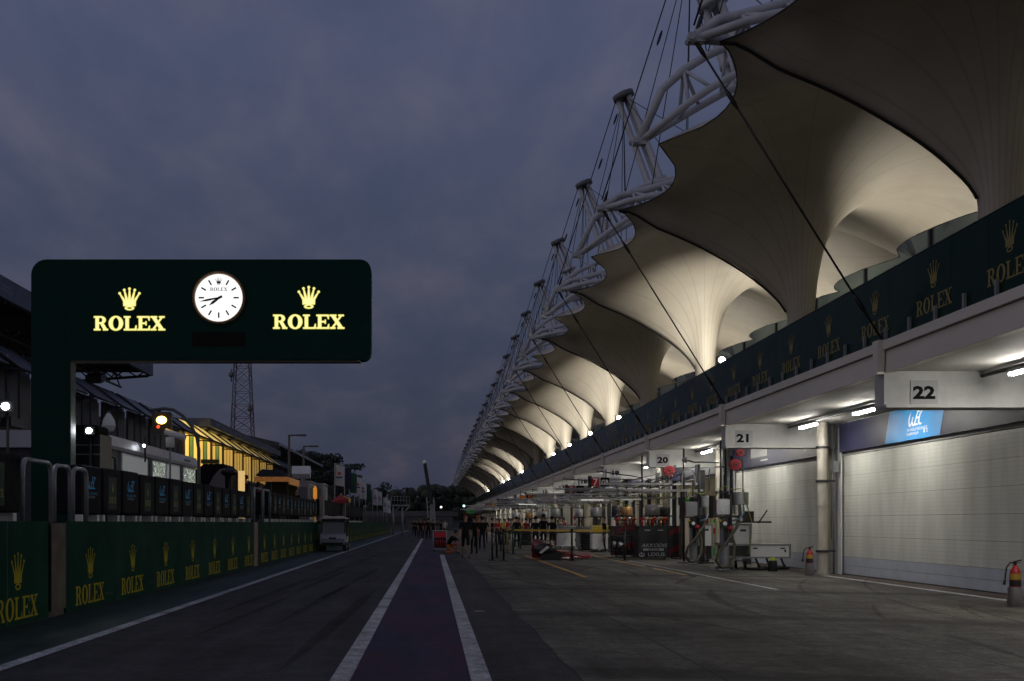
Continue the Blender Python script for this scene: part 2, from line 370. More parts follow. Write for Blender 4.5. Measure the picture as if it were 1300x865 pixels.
sheet('ground', -1500, 1500, -60, 2500, -.004, g_dirt)
sheet('platform_ground', -60, -6.15, -20, 300, .0, mat('platform_concrete', (.07,.07,.07), .8, var=.3, scale=.5))
sheet('pit_lane', -5.8, 1.7, -20, 330, .002, g_asph)
sheet('apron', 1.36, 26, -20, 330, .006, g_conc, wob=.035, ny=350)
sheet('painted_verge', -5.8, -4.36, -20, 330, .006, g_green, wob=0)
sheet('fast_lane_strip', -.74, .36, -20, 103, .006, g_strip)
def line(x0, x1, y0, y1, m=g_line, z=.011): sheet('lane_line', x0, x1, y0, y1, z, m)
line(-4.36,-4.18,-20,330); line(-.93,-.745,-20,103); line(.36,.55,-20,51)
line(.68,.86,18.5,18.62); line(.62,1.1,57,57.1)
line(4.0,4.13,30,50,g_yel); line(6.93,7.03,31.3,36,g_yel); line(6.93,7.03,37.5,60,g_yel); line(7.36,7.47,24.5,47)
line(4.6,7.3,38.6,38.7); line(5.2,7.3,34.4,34.47); line(10.55,10.75,8,31,g_line)
sheet('door_gutter', 11.0, 11.3, 8, 44, .011, mat('rusty_gutter', (.10,.05,.04), .8, var=.5, scale=4))

rs = random.Random(17); tyre = mat('tyre_rubber_mark', (.012,.012,.012), .8, spec=.1, alpha=.24)
def mark(pts, w_, z_):
    b = MB(); n = len(pts); vs = []
    for k,(x,y) in enumerate(pts):
        x2,y2 = pts[min(n-1,k+1)]; x1,y1 = pts[max(0,k-1)]; l_ = math.hypot(x2-x1,y2-y1); nx,ny = -(y2-y1)/l_*w_/2, (x2-x1)/l_*w_/2; e_ = min(1, 4*k/n, 4*(n-1-k)/n)+.05
        vs += [(x-nx*e_,y-ny*e_,z_),(x+nx*e_,y+ny*e_,z_)]
    b.add(vs, [(2*k,2*k+1,2*k+3,2*k+2) for k in range(n-1)]); tag(b.build('tyre_mark', tyre), kind='structure')
for q in range(16):
    x0 = rs.uniform(1.8,8.5); y0 = rs.uniform(9,34); L_ = rs.uniform(3,9); cv = rs.uniform(-.025,.025); sl_ = rs.uniform(-.3,.3); w0 = rs.uniform(.08,.2)
    for o_ in ((0,) if q%3 else (0,1.5)): mark([(x0+o_+sl_*L_*k/14+cv*(L_*k/14)**2, y0+L_*k/14) for k in range(15)], w0, .0125+.0005*q+.0002*o_)
for q in range(9):
    x0 = rs.uniform(-3.8,-1.3); y0 = rs.uniform(8,40); L_ = rs.uniform(5,16); mark([(x0+.02*k, y0+L_*k/14) for k in range(15)], rs.uniform(.12,.22), .0125+.0004*q)

# ------------------------------------------------------------------ pit building
XB, XW, XT, BAY = 8.3, 11.45, 10.4, 11.3
Zn = lambda n: 20.9 + BAY*(22-n)
NMIN, NMAX = 1, 24
Zend = Zn(NMIN)+BAY
pb = thing('pit_building', 'long white pit garage building with numbered beams and a glass fronted deck', 'building', (XW, Zn(22), 0))
b = MB(); b.bb(XB+.14, 26, Zn(NMAX), Zend, 4.22, 4.74); b.build('deck_slab', ceil_m, pb)
b = MB()
b.bb(XB, XB+.14, Zn(NMAX), Zend, 4.19, 4.585)
b.bb(XB-.07, XB+.14, Zn(NMAX), Zend, 4.60, 4.765)
b.bb(XB+.02, XB+.14, Zn(NMAX), Zend, 4.58, 4.603, 1)
b.build('fascia', [fascia_m, dark_m], pb)
b = MB()   # rear wall & closed backs
b.bb(21, 21.3, Zn(NMAX), Zend, 0, 4.22); b.build('rear_wall', concrete_w, pb)
gar_in = mat('garage_lining', (.42,.37,.30), .7, var=.25, scale=.6)
for n in range(NMAX, NMIN-1, -1):
    z = Zn(n)
    b = MB(); b.bb(XB-.02, XW, z, z+.45, 3.58, 4.22); b.bb(XB+.0,XW,z-.05,z+.50,3.55,3.61)
    cbm = b.build('crossbeam', concrete_w, pb)
    b = MB()   # outward gusset bracket at the fascia
    b.prism([(0,0),(.16,0),(.22,.62),(-.06,.62)], (XB-.03, z-.02, 4.16), (0,1,0), (0,0,1), -.13)
    b.build('gusset', fascia_m, pb)
    if n <= 23:
        px_ = XB+.46 if n > 21 else XB+.25; b = MB(); b.bb(px_, px_+.5, z-.012, z, 3.6, 4.05); nm=str(n)
        b.flat(text(nm, bold=.045, sx=1.3), (px_+.245, z-.014, 3.72), (1,0,0), (0,0,1), .31, 1)
        b.build('number_plate', [mat('plate_grey', (.36,.36,.37), .6), btext], pb)
    b = MB(); b.bb(XW, XW+.4, z-.05, z+.55, 0, 4.22); b.bb(XW-.03,XW,z-.35,z-.07,0,4.1,1); b.bb(XW-.03,XW,z+.56,z+.70,0,4.1,2)
    b.build('pilaster', [concrete_w, white_m, mat('cream_post',(.42,.40,.27),.6)], pb)
    b = MB(); b.lathe((XW-.62, z-.55, 0), [(.152,0),(.152,4.22)], 18)
    for za,zb_,ra in ((0,.1,.19),(.62,.69,.182),(1.9,1.95,.178),(2.56,2.63,.182),(3.5,3.56,.182)): b.lathe((XW-.62,z-.55,0), [(.16,za),(ra,za),(ra,zb_),(.16,zb_)], 18, 1 if za>.5 and za!=1.9 else 0)
    b.box((XW-.42,z-.55,.66),(.3,.05,.05),1); b.box((XW-.42,z-.55,2.6),(.3,.05,.05),1)
    b.build('drainpipe', [pipe_m, dark_m], pb)
    b = MB(); b.tube((XW-.22,z-.3,0),(XW-.22,z-.3,4.2),.03); b.tube((XW-.3,z-.36,1.0),(XW-.3,z-.36,4.2),.018); b.box((XW-.2,z-.3,3.0),(.16,.2,.3)); b.build('conduit', steel, pb)
    z0, z1 = z+.55, z+BAY-.05
    b = MB(); b.bb(XW+.02, XW+.35, z0, z1, 3.32, 4.22); b.build('lintel', concrete_w, pb)
    b = MB(); b.bb(XW-.10, XW-.02, z+.75, z+BAY-.4, 3.40, 4.18)
    if n == 22:
        b.prism([(-28.6,3.405),(-25.5,3.405),(-25.2,4.175),(-28.3,4.175)], (XW-.104,0,0), (0,-1,0), (0,0,1), .002, 1)
        b.flat(WEC, (XW-.108, 26.75, 3.72), (0,-1,0), (0,0,1), (.46,.33), 2)
        b.flat(text('FIA WORLD ENDURANCE',.015), (XW-.108, 26.70, 3.61), (0,-1,0), (0,0,1), .095, 2)
        b.flat(text('CHAMPIONSHIP',.015), (XW-.108, 26.95, 3.51), (0,-1,0), (0,0,1), .095, 2); b.flat(ring(0,0,.05,.05,.03,.03)+[rect(-.015,-.04,.015,.04)], (XW-.108, 26.3, 3.57), (0,-1,0), (0,0,1), 1., 2); b.flat(ring(.15,0,.035,.05,.02,.035), (XW-.108, 26.3, 3.57), (0,-1,0), (0,0,1), 1., 2)
    if n == 21:
        for k in range(14): b.prism([(0,0),(.10,0),(.14,.45),(.04,.45)], (XW-.104, 40.6-k*.14, 3.72), (0,-1,0), (0,0,1), .002, 2)
        b.bb(XW-.106, XW-.10, 38.6, 39.4, 3.56, 3.61, 2)
        b.bb(XW-.106, XW-.10, 32.95, 33.25, 3.42, 4.16, 3)
        b.bb(XW-.106, XW-.10, 34.0, 34.9, 3.75, 3.79, 2); b.bb(XW-.106, XW-.10, 34.1, 34.8, 3.64, 3.68, 2)
    b.build('banner', [navy_m, sky_blue, wtext, red_m], pb)
    if n >= 21:
        b = MB(); zz0 = .03; hs = [.24,.24]+[.56]*5
        for i, hgt in enumerate(hs):
            b.bb(XW+.06, XW+.1, z0, z1, zz0, zz0+hgt-.008, 1 if i < 2 else 0)
            if i >= 2:
                for q in range(1,6): b.bb(XW+.055, XW+.06, z0, z1, zz0+q*.0933-.004, zz0+q*.0933+.004, 2)
            zz0 += hgt
        b.bb(XW+.09, XW+.12, z0, z1, .0, zz0, 3)
        b.build('garage_door', [door_m, doorb_m, mat('door_rib',(.48,.48,.42),.5), dark_m], pb)
    else:
        b = MB(); b.bb(XW+.4, 21, z+.15, z+.3, 0, 4.22); b.bb(17,17.1,z+.3,z+BAY-.05,0,3.2,1)
        for q in range(7): b.bb(16.96,17.0,z+1+q*1.45,z+1.08+q*1.45,0,3.2,2)
        b.build('partition', [gar_in, gar_in, dark_m], pb)
        b = MB()
        for xx in (13., 15.6):
            for yy in (z+2.5, z+7.): b.bb(xx, xx+1.25, yy, yy+.12, 3.95, 4.02)
        b.build('interior_light', tube_in, pb)
    for zt in (z+BAY-1.65, z+BAY-5.6) + ((z-1.65,) if n == NMAX else ()):
        if n < 8 : continue
        b = MB(); b.bb(XT-.33-.06, XT-.33+.06, zt-.62, zt+.62, 4.05, 4.10)
        fx = b.build('light_fitting', whsteel, pb); b = MB(); b.bb(XT-.33-.045, XT-.33+.045, zt-.6, zt+.6, 4.005, 4.048); b.build('tube', tube_e, fx)
    b = MB(); b.tube((XT-.33, z+.46, 4.13), (XT-.33, z+BAY-.01, 4.13), .035); b.build('cable_tray', dark_m, pb)
    # deck balustrade of this bay
    b = MB(); np_ = 9; st = BAY/np_
    for q in range(np_): b.bb(XB+.06, XB+.075, z+q*st+.006, z+(q+1)*st-.006, 4.77, 6.06)
    for q in range(np_):
        if (q + (NMAX-n)*9) % 2 == 0:
            yc = z+(q+.5)*st
            b.flat(CROWN, (XB+.055, yc, 5.36), (0,-1,0), (0,0,1), .43, 1); b.flat(ROLEX, (XB+.055, yc, 4.98), (0,-1,0), (0,0,1), .262, 1)
    b.bb(XB+.05, XB+.085, z, z+BAY, 6.06, 6.075, 2)
    bal = b.build('balustrade', [gfilm, goldg_m, dark_m], pb)
    if n >= 15:
        for q in range(11):
            b = MB(); b.bb(XB-.0, XB+.045, z+q*BAY/11, z+q*BAY/11+.06, 4.765, 5.03); b.build('baluster', steel, bal)
    else:
        b = MB()
        for q in range(11): b.bb(XB-.0, XB+.045, z+q*BAY/11, z+q*BAY/11+.06, 4.765, 5.03)
        b.build('baluster', steel, bal, kind='stuff')
# hospitality block behind the canopy columns
b = MB(); b.bb(16.6, 26, Zn(NMAX), Zend, 4.76, 11.3); 
for k in range(int((Zend-Zn(NMAX))/5.65)): b.bb(16.5, 16.6, Zn(NMAX)+k*5.65, Zn(NMAX)+k*5.65+.15, 4.76, 11.3, 1)
hb_ = tag(b.build('hospitality_block', [mat('grey_green_cladding', (.16,.19,.15), .6, var=.2, scale=.4), dark_m]), 'grey green hospitality storey set back on the deck behind the canopy columns', 'building')

# ------------------------------------------------------------------ tensile canopies
LX, HB = 5.3, BAY/2
def fabric():
    m = bpy.data.materials.new('canopy_fabric'); m.use_nodes = True; nt = m.node_tree; N = nt.nodes; L = nt.links; b = N['Principled BSDF']
    tc = N.new('ShaderNodeTexCoord'); sp = N.new('ShaderNodeSeparateXYZ'); L.new(tc.outputs['Object'], sp.inputs[0])
    def M(op, a, b_=None, c=None):
        x = N.new('ShaderNodeMath'); x.operation = op
        for i, q in enumerate((a, b_, c)):
            if q is None: continue
            if isinstance(q, (int, float)): x.inputs[i].default_value = q
            else: L.new(q, x.inputs[i])
        return x.outputs[0]
    ang = M('ARCTAN2', sp.outputs['Y'], sp.outputs['X']); fr = M('FRACT', M('MULTIPLY', ang, 26/(2*math.pi)))
    d = M('ABSOLUTE', M('SUBTRACT', fr, .5)); r = M('SQRT', M('ADD', M('MULTIPLY', sp.outputs['X'], sp.outputs['X']), M('MULTIPLY', sp.outputs['Y'], sp.outputs['Y'])))
    ln = M('LESS_THAN', M('MULTIPLY', d, r), .075)
    n = N.new('ShaderNodeTexNoise'); n.inputs['Scale'].default_value = .7; n.inputs['Detail'].default_value = 7; L.new(tc.outputs['Object'], n.inputs['Vector'])
    rp = N.new('ShaderNodeValToRGB'); rp.color_ramp.elements[0].position = .3; rp.color_ramp.elements[1].position = .7
    rp.color_ramp.elements[0].color = (.46,.41,.345,1); rp.color_ramp.elements[1].color = (.58,.53,.46,1); L.new(n.outputs['Fac'], rp.inputs[0])
    mx = N.new('ShaderNodeMix'); mx.data_type = 'RGBA'; mx.inputs[7].default_value = (.33,.31,.27,1); L.new(M('MULTIPLY', ln, .38), mx.inputs['Factor']); L.new(rp.outputs[0], mx.inputs[6])
    L.new(mx.outputs[2], b.inputs['Base Color']); b.inputs['Roughness'].default_value = .55; b.inputs['Specular IOR Level'].default_value = .3
    bp = N.new('ShaderNodeBump'); bp.inputs['Strength'].default_value = .3; bp.inputs['Distance'].default_value = .03; L.new(n.outputs['Fac'], bp.inputs['Height']); L.new(bp.outputs[0], b.inputs['Normal'])
    return m
fabric_m = fabric()
ZD = 4.75
def Ctop(s): return 10.25 + 1.4*(1-min(1,abs(s))**2)
def XFR(w_): return LX-.18-.90*max(0,math.sin(math.pi*w_))**.8
def bound(th):
    c, s = abs(math.cos(th)), abs(math.sin(th))
    if s > 1e-6 and HB/s*c <= XFR(1)+1e-6: return HB/s
    r = XFR(0)/c
    for _ in range(12):
        wv = min(1, r*s/HB); r = XFR(wv)/c
    return r
def pchip(T):
    X = [a for a,_ in T]; Y = [b_ for _,b_ in T]; d = [(Y[k+1]-Y[k])/(X[k+1]-X[k]) for k in range(len(X)-1)]
    m = [d[0]] + [2*d[k-1]*d[k]/(d[k-1]+d[k]) if d[k-1]*d[k] > 0 else 0 for k in range(1,len(d))] + [d[-1]]
    def f(x):
        if x <= X[0]: return Y[0]
        if x >= X[-1]: return Y[-1]
        k = max(q for q in range(len(X)-1) if X[q] <= x); h = X[k+1]-X[k]; s = (x-X[k])/h
        return (2*s**3-3*s*s+1)*Y[k]+(s**3-2*s*s+s)*h*m[k]+(-2*s**3+3*s*s)*Y[k+1]+(s**3-s*s)*h*m[k+1]
    return f
zA = pchip([(.36,7.15),(.42,7.42),(.86,7.95),(1.4,8.40),(2.0,8.80),(3.0,9.36),(3.74,9.68),(4.6,10.0),(5.3,10.2),(9,10.25)])
zF = pchip([(.36,7.15),(.41,7.8),(.5,8.5),(.65,9.2),(.86,9.65),(1.25,10.15),(1.87,10.66),(2.6,11.03),(3.6,11.36),(4.7,11.58),(5.65,11.65),(9,11.65)])
def surf(th, t):
    B = bound(th); r0 = .36; r = r0+(B-r0)*t; x = r*math.cos(th); y = r*math.sin(th)
    wv = min(1,abs(y)/HB); xf = XFR(wv); sn = min(1,abs(x)/xf)
    drop = lambda q: 11.65-Ctop(q)
    z = zF(r) - drop(sn) - .12*math.sin(math.pi*wv)*t*t - (11.65-zF(r))*0
    z += (11.65-zF(r))*max(0,(t-.5)/.5)**2*(1 if t<1 else 1)*min(1, (abs(x)/xf)**2+wv**4)
    V = max(0., zF(r)-drop(min(1,r/LX))-zA(r)) * math.exp(-(abs(y)/(.10+.42*min(r,4.6)))**1.5) * (1 if t < .75 else 1-((t-.75)/.25)**2)
    V *= min(1,max(0,(r-.36)/.05)); q_ = max(0,min(1,.5-x/(.5*r+.2))); V *= q_*q_*(3-2*q_)
    return Vector((x, y, z-V))
cor = math.atan2(HB, XFR(1)); q1 = [cor*k/13 for k in range(13)] + [cor+(math.pi/2-cor)*k/9 for k in range(9)]
TH = q1 + [math.pi-a for a in reversed(q1[1:]+[math.pi/2])] ; TH = sorted(set(round(a,6) for a in TH+[math.pi/2,math.pi])); TH = TH + [-a for a in reversed(TH) if 1e-6 < a < math.pi-1e-6]
NR = 36
b = MB(); vs = []; nth = len(TH)
for k in range(NR+1):
    t = (k/NR)**2.1
    for th in TH: vs.append(surf(th, t))
fs = [(k*nth+i, k*nth+(i+1)%nth, (k+1)*nth+(i+1)%nth, (k+1)*nth+i) for k in range(NR) for i in range(nth)]
b.add(vs, fs, 0, True)
z0 = surf(0,0).z
b.lathe((0,0,0), [(.52,ZD),(.46,ZD+.5),(.40,ZD+1.5),(.36,z0+.01)], 40)
canopy = thing('tensile_canopy', 'x', 'canopy', (0,0,0), 'white membrane canopies along the pit building')
b.build('membrane', fabric_m, canopy)
b = MB(); b.lathe((0,0,0), [(.0,ZD+.012),(.8,ZD+.012),(.85,ZD+.2),(.6,ZD+.65),(.54,ZD+.66)], 4); b.build('trunk_collar', mat('collar_steel',(.08,.08,.085),.5), canopy)
b = MB(); b.path([surf(math.pi, .012+.988*(k/24)**1.4)+Vector((0,0,-.04)) for k in range(25)], .03, 6); b.build('valley_cable', cable_m, canopy)
for s in (1,-1):
    b = MB(); b.path([surf(s*(math.pi-cor*k/12), 1.) for k in range(13)], .016, 5); b.build('edge_cable', cable_m, canopy)
    b = MB(); b.path([surf(s*cor*k/12, 1.) for k in range(13)], .016, 5); b.build('edge_cable', cable_m, canopy)
# mast of three tubes
b = MB(); P0 = Vector((0,0,7.9)); P1 = Vector((-.15,0,9.9)); P2 = Vector((-3.1,0,17.7)); ax = (P2-P1).normalized(); u = Vector((0,1,0)); v = ax.cross(u)
for a in (90, 210, 330):
    of = u*math.cos(R(a))+v*math.sin(R(a))
    b.path([P0+Vector((of.x,of.y,0))*.12, P1+of*.3, P1+of*.31+ax*3, P2+of*.25], [.07,.13,.135,.11], 10)
mast = b.build('mast', whsteel, canopy)
for d in (.03, 1.75, 3.5, 5.3, 7.0):
    c = P2-ax*(d if d > .1 else .06); b = MB(); rad = .44
    b.path([c-ax*(.07 if d > .1 else .05), c+ax*(.07 if d > .1 else .14)], rad if d > .1 else .42, 12)
    b.build('mast_collar', whsteel if d > .1 else mat('mast_cap_grey',(.12,.12,.13),.5), mast)
def bow(x0, x1, zf, zl, yw, y0=0., web=1.0, r=.086):
    b = MB(); n = 22 if x1 > 4 else 10; xs = [x0+(x1-x0)*k/n for k in range(n+1)]
    env = lambda x: min(1, (x-x0)/1.2) if x1 > 4 else min(1,(x-x0)/1.0)
    env2 = lambda x: env(x)*min(1,(x1-x)/1.2+.0) if x1 > 4 else env(x)
    U = [Vector((x, y0, zf(x))) for x in xs]; A = [Vector((x, y0-yw*env2(x), zl(x))) for x in xs]; B_ = [Vector((x, y0+yw*env2(x), zl(x))) for x in xs]
    b.path(U, r*1.15, 9); b.path(A, r, 9); b.path(B_, r, 9)
    for k in range(2, n, 2):
        b.tube(U[k], A[k], r*.52, n=6); b.tube(U[k], B_[k], r*.52, n=6); b.tube(A[k], B_[k], r*.52, n=6)
        if k+1 <= n: b.tube(U[k], A[k+1], r*.55, n=6); b.tube(U[k], B_[k+1], r*.55, n=6)
    b.box((x0-.02, y0, zl(x0)), (.3,.2,.16)); b.tube((x0-.12,y0-.16,zl(x0)),(x0-.12,y0+.16,zl(x0)),.07)
    return b
LB = LX+.25
def ups(x):
    q = max(0, min(1, (LB-abs(x))/4.)); return 10.36 + 2.25*math.sqrt(max(0,1-(1-q)**2)) + .35*(1-(abs(x)/LB)**2)
def lws(x):
    q = max(0, min(1, (LB-abs(x))/4.)); return 10.30 + 1.85*math.sin(math.pi/2*q)
bow(-LX-.25, LX+.25, ups, lws, .6, HB).build('arch_truss', whsteel, canopy)
def fa(x):
    d = x+LX+.25; return 10.36 + .42*math.sqrt(max(0,1-(1-min(1,d/1.5))**2)) + .28*max(0,d-1.0)
la = lambda x: 10.3 + .16*(x+LX+.25)
bow(-LX-.25, -1.45, fa, la, .55).build('tip_truss', whsteel, canopy)
b = MB(); tip = Vector((-LX-.3, 0, 10.3)); br_ = Vector((XB-XT-.05, .0, 4.78))
b.tube(P2+Vector((-.25,0,-.1)), tip+Vector((0,0,.25)), .02, n=6); b.tube(tip, br_, .02, n=6)
for p, q, f in ((P2, tip, .12), (P2, tip, .35), (P2, tip, .96), (tip, br_, .03), (tip, br_, .2), (tip, br_, .88)):
    c = p.lerp(q, f); d = (q-p).normalized(); b.path([c-d*.22, c-d*.1, c+d*.1, c+d*.22], [.02,.042,.042,.02], 6)
b.build('stay_cable', cable_m, canopy)
b = MB()
for s in (-1, 1):
    for xx in (-4.0, -2.0, .5): b.tube(P2, (xx, s*HB, ups(xx)), .014, n=5)
for xx in (-4.2, -3.2): b.tube(P2, (xx, 0, fa(xx)), .014, n=5)
b.build('hanger_rod', cable_m, canopy)
tr = tree_of(canopy)
WHO = {23:'white membrane canopy nearest to the camera, filling the top right corner of the view'}
for n in range(23, NMIN-1, -1):
    c = canopy if n == 23 else copy_tree(tr)
    c.location = (XT, Zn(n), 0); c['label'] = WHO.get(n, f'white funnel canopy with leaning mast, its trunk standing above garage pillar number {n}')
# floodlights at the trunks
def spot(name, loc, tgt, e, size=R(100), rad=.12, col=(1,.94,.80), parent=None, blend=.7):
    l = bpy.data.lights.new(name,'SPOT'); l.energy = e; l.spot_size = size; l.spot_blend = blend; l.shadow_soft_size = rad; l.color = col
    o = bpy.data.objects.new(name, l); COL.objects.link(o)
    d = Vector(tgt)-Vector(loc); o.rotation_euler = d.to_track_quat('-Z','Y').to_euler(); o.location = loc
    if parent: o.parent = parent; o.location = Vector(loc)-parent.location
    return o
def flood(n, side, e):
    z = Zn(n)
    loc = Vector((10.4, z-2.5, 7.28)) if side == 'near' else Vector((XT+1.8, z+.1, 6.3))
    t = thing('floodlight', f'bright white floodlight on a pole beside the canopy trunk above pillar {n}' if side=='near' else f'floodlight mounted on the deck side behind the canopy trunk above pillar {n}', 'floodlight', (loc.x, loc.y, ZD), 'floodlights lighting the canopies')
    b = MB(); b.tube((loc.x,loc.y,ZD), loc-Vector((0,0,.12)), .035); b.build('pole', steel, t)
    b = MB(); b.box(loc, (.34,.16,.26)); b.build('housing', dark_m, t)
    b = MB(); b.ball(loc+Vector((0,-.08 if side=='near' else .08,0)), .12, 12, 8, sc=(1,.4,.85)); b.build('lens', flood_e, t)
    tg = Vector((XT+.2, z+.4, 9.6)) if side == 'near' else Vector((XT+4.3, z-1.0, 10.5))
    spot('lamp', loc+Vector((0,0,.2)), tg, e, R(140) if side=='near' else R(110), .10, parent=t)
for n, side in ((22,'far'),(21,'far'),(20,'near'),(19,'far'),(20,'far'),(18,'far'),(18,'near'),(17,'near'),(16,'near'),(15,'near'),(12,'near'),(10,'near'),(9,'near'),(5,'near')):
    flood(n, side, 360 if side == 'near' else 620)
# ------------------------------------------------------------------ pit wall on the left
WX = -5.8
wall = thing('pit_wall', 'long low concrete pit wall dressed in dark green banners with gold crowns', 'wall', (WX, 20, 0))
b = MB(); b.bb(WX-.35, WX-.03, -6, 160, 0, 1.44); b.build('concrete_core', bare, wall)
def wbanner(y0, y1, ys):
    b = MB(); b.bb(WX-.03, WX, y0, y1, 0.012, 1.46); b.bb(WX-.36, WX-.0, y0, y1, 1.46, 1.47)
    y = y0+3.0
    while y < y1-.2: b.bb(WX, WX+.003, y-.012, y+.012, .02, 1.46, 2); y += 3.1
    for y in ys:
        b.flat(CROWN, (WX+.005, y, .50), (0,1,0), (0,0,1), .50, 1); b.flat(ROLEX, (WX+.005, y, .09), (0,1,0), (0,0,1), .315, 1)
    rs = random.Random(int(y0*10)+5)
    for q in range(int((y1-y0)*1.3)):
        yy = rs.uniform(y0,y1-.6); b.bb(WX+.003, WX+.0045, yy, yy+rs.uniform(.05,.5), (h_:=rs.uniform(.03,.5)**1.3*1.2), h_+rs.uniform(.008,.03), 3)
    b.build('banner', [green_wall, gold_m, mat('banner_seam', (.004,.03,.02), .6), mat('scuff_mark', (.012,.035,.028), .8)], wall)
wbanner(-6, 17.3, [10.2, 13.1, 16.0]); wbanner(18.1, 37.2, [19.4, 22.15, 24.9, 27.7, 30.5, 33.3, 36.2])
wbanner(38.1, 62, [39.6+2.55*k for k in range(9)]); wbanner(62.4, 110, [64+2.6*k for k in range(18)]); wbanner(110.4, 158, [112+2.6*k for k in range(17)])
b = MB(); b.bb(WX-.03, WX+.015, 17.34, 18.06, .10, 1.44); b.bb(WX-.03,WX+.03,17.34,17.5,.1,1.40); b.build('bare_end_block', bare, wall)
b = MB(); b.bb(WX-.03, WX+.01, 37.24, 38.06, .0, 1.46); b.build('bare_end_block', mat('pinkish_concrete',(.26,.17,.14),.8,var=.3), wall)
# padded cases along the wall
PX_ = -6.15
def case(y, wd, kind, label, h=.87, top=2.47):
    t = thing('padded_case', label, 'case', (PX_-.25, y, 1.46), 'padded black cases along the pit wall')
    b = MB(); b.rbox(PX_-.5, PX_, y-wd/2, y+wd/2, top-h, top, .07); 
    if kind == 'w':
        b.flat(WEC, (PX_+.004, y, top-.42), (0,1,0), (0,0,1), (.30,.22), 1); b.flat(text('WORLD ENDURANCE'), (PX_+.004, y, top-.52), (0,1,0), (0,0,1), .07, 1); b.flat(text('CHAMPIONSHIP'), (PX_+.004, y-.05, top-.585), (0,1,0), (0,0,1), .07, 2)
    elif kind == 'r':
        b.prism([(-.28,.0),(.28,0),(.28,.62),(-.28,.62)], (PX_, y, top-.78), (0,1,0), (0,0,1), .003, 3)
        b.flat(CROWN, (PX_+.006, y, top-.46), (0,1,0), (0,0,1), .17, 4); b.flat(ROLEX, (PX_+.006, y, top-.66), (0,1,0), (0,0,1), (.092,.12), 4)
    b.build('cover', [blackc, mat('cyan_print',(.04,.42,.85),.6), mat('pale_print',(.4,.42,.45),.6), mat('green_patch',(.004,.03,.015),.7), mat('dull_gold',(.26,.23,.03),.6)], t)
    for s in (-.4,.4):
        b = MB(); b.box((PX_-.12, y+s*wd, 1.525), (.2,.14,.13)); b.build('foot', white_m, t)
y = 16.35
case(16.15, 1.9, 'r', 'black padded case with crown emblem, nearest to the camera beside the steel hoops')
names = {0:'black padded case with blue lettering right beside the green sign post', 1:'black padded case with gold crown, second one beyond the sign post'}
for k in range(14):
    yy = 20.65+k*1.36
    case(yy, 1.24, 'wr'[k%2], f"black padded case with {'blue lettering' if k%2==0 else 'gold crown'}, {ORD[k]} in the row beyond the sign post", top=2.47+.01*(k%3))
for k in range(14):
    yy = 43.6+k*1.32
    case(yy, 1.2, 'wr'[k%2], f"black padded case with {'blue lettering' if k%2==0 else 'gold crown'}, {ORD[k]} in the row beyond the wall gap", top=2.62)
for k in range(20):
    yy = 64.5+k*1.9
    case(yy, 1.8, 'n', f'plain black padded case, {ORD[k]} in the far row past the white cabin', top=2.75)
# inverted U hoops
def hoop(y0, y1, top, lab, x=-6.0):
    b = MB(); r = .16; P = [(x,y0,1.45),(x,y0,top-r)]+[(x,y0+r-r*math.cos(R(a)),top-r+r*math.sin(R(a))) for a in (30,60,90)]+[(x,y1-r+r*math.sin(R(a)),top-r+r*math.cos(R(a))) for a in (0,30,60,90)]+[(x,y1,1.45)]
    b.path(P, .036, 10); return tag(b.build('steel_hoop', steel), lab, 'railing', 'steel hoops on the pit wall')
hoop(16.75,18.0,2.38,'galvanised steel hoop on the wall beside the nearest padded case')
hoop(18.15,18.95,2.36,'galvanised steel hoop, middle one of the three before the sign post')
hoop(19.1,19.85,2.36,'narrow galvanised steel hoop standing against the foot of the sign post')
hoop(38.6,40.4,2.62,'galvanised hoop in the wall gap, nearer one'); hoop(40.7,42.3,2.62,'galvanised hoop in the wall gap, farther one')
hoop(101,104,2.9,'pale hoop far down the wall before the viewing gantry')
# ------------------------------------------------------------------ gantry sign with clock
SZ = 21.0
sg = thing('gantry_sign', 'dark green overhead gantry sign with lit gold crowns and a round clock', 'sign', (at(67,660,SZ).x, SZ, 0))
xl, xr_, zt, zb = at(39.5,0,SZ).x, at(471,0,SZ).x, at(0,329.5,SZ).z, at(0,457,SZ).z
pr = at(88.5,0,SZ).x
def arc(cx, cz, r, a0, a1, n=6): return [(cx+r*math.cos(R(a0+(a1-a0)*k/n)), cz+r*math.sin(R(a0+(a1-a0)*k/n))) for k in range(n+1)]
out = [(xl,0),(pr,0),(pr,zb)] + arc(xr_-.16,zb+.16,.16,-90,0) + arc(xr_-.2,zt-.2,.2,0,90) + arc(xl+.28,zt-.28,.28,90,180)
b = MB(); b.prism(out, (0,SZ,0), (1,0,0), (0,0,1), -.34); b.build('cladding', signgreen, sg)
b = MB()
for xx in (xl+.62, xl+2.05, xl+3.6, xl+4.9): b.bb(xx, xx+.006, SZ-.003, SZ, zb+.02, zt-.02)
for q in range(9): b.bb(xl, pr, SZ-.003, SZ, .3+q*.45, .304+q*.45)
b.build('panel_joint', mat('joint_dark',(.002,.008,.007),.8), sg)
b = MB(); b.bb(pr+.001, pr+.012, SZ+.03, SZ+.31, 0, zb-.01); b.build('post_side_panel', mat('grey_green_panel',(.10,.12,.10),.6,var=.2), sg)
b = MB(); b.bb(pr+.0, xr_-.2, SZ+.05, SZ+.3, zb-.03, zb-.002); b.build('soffit_trim', mat('bronze_trim',(.13,.10,.085),.5), sg)
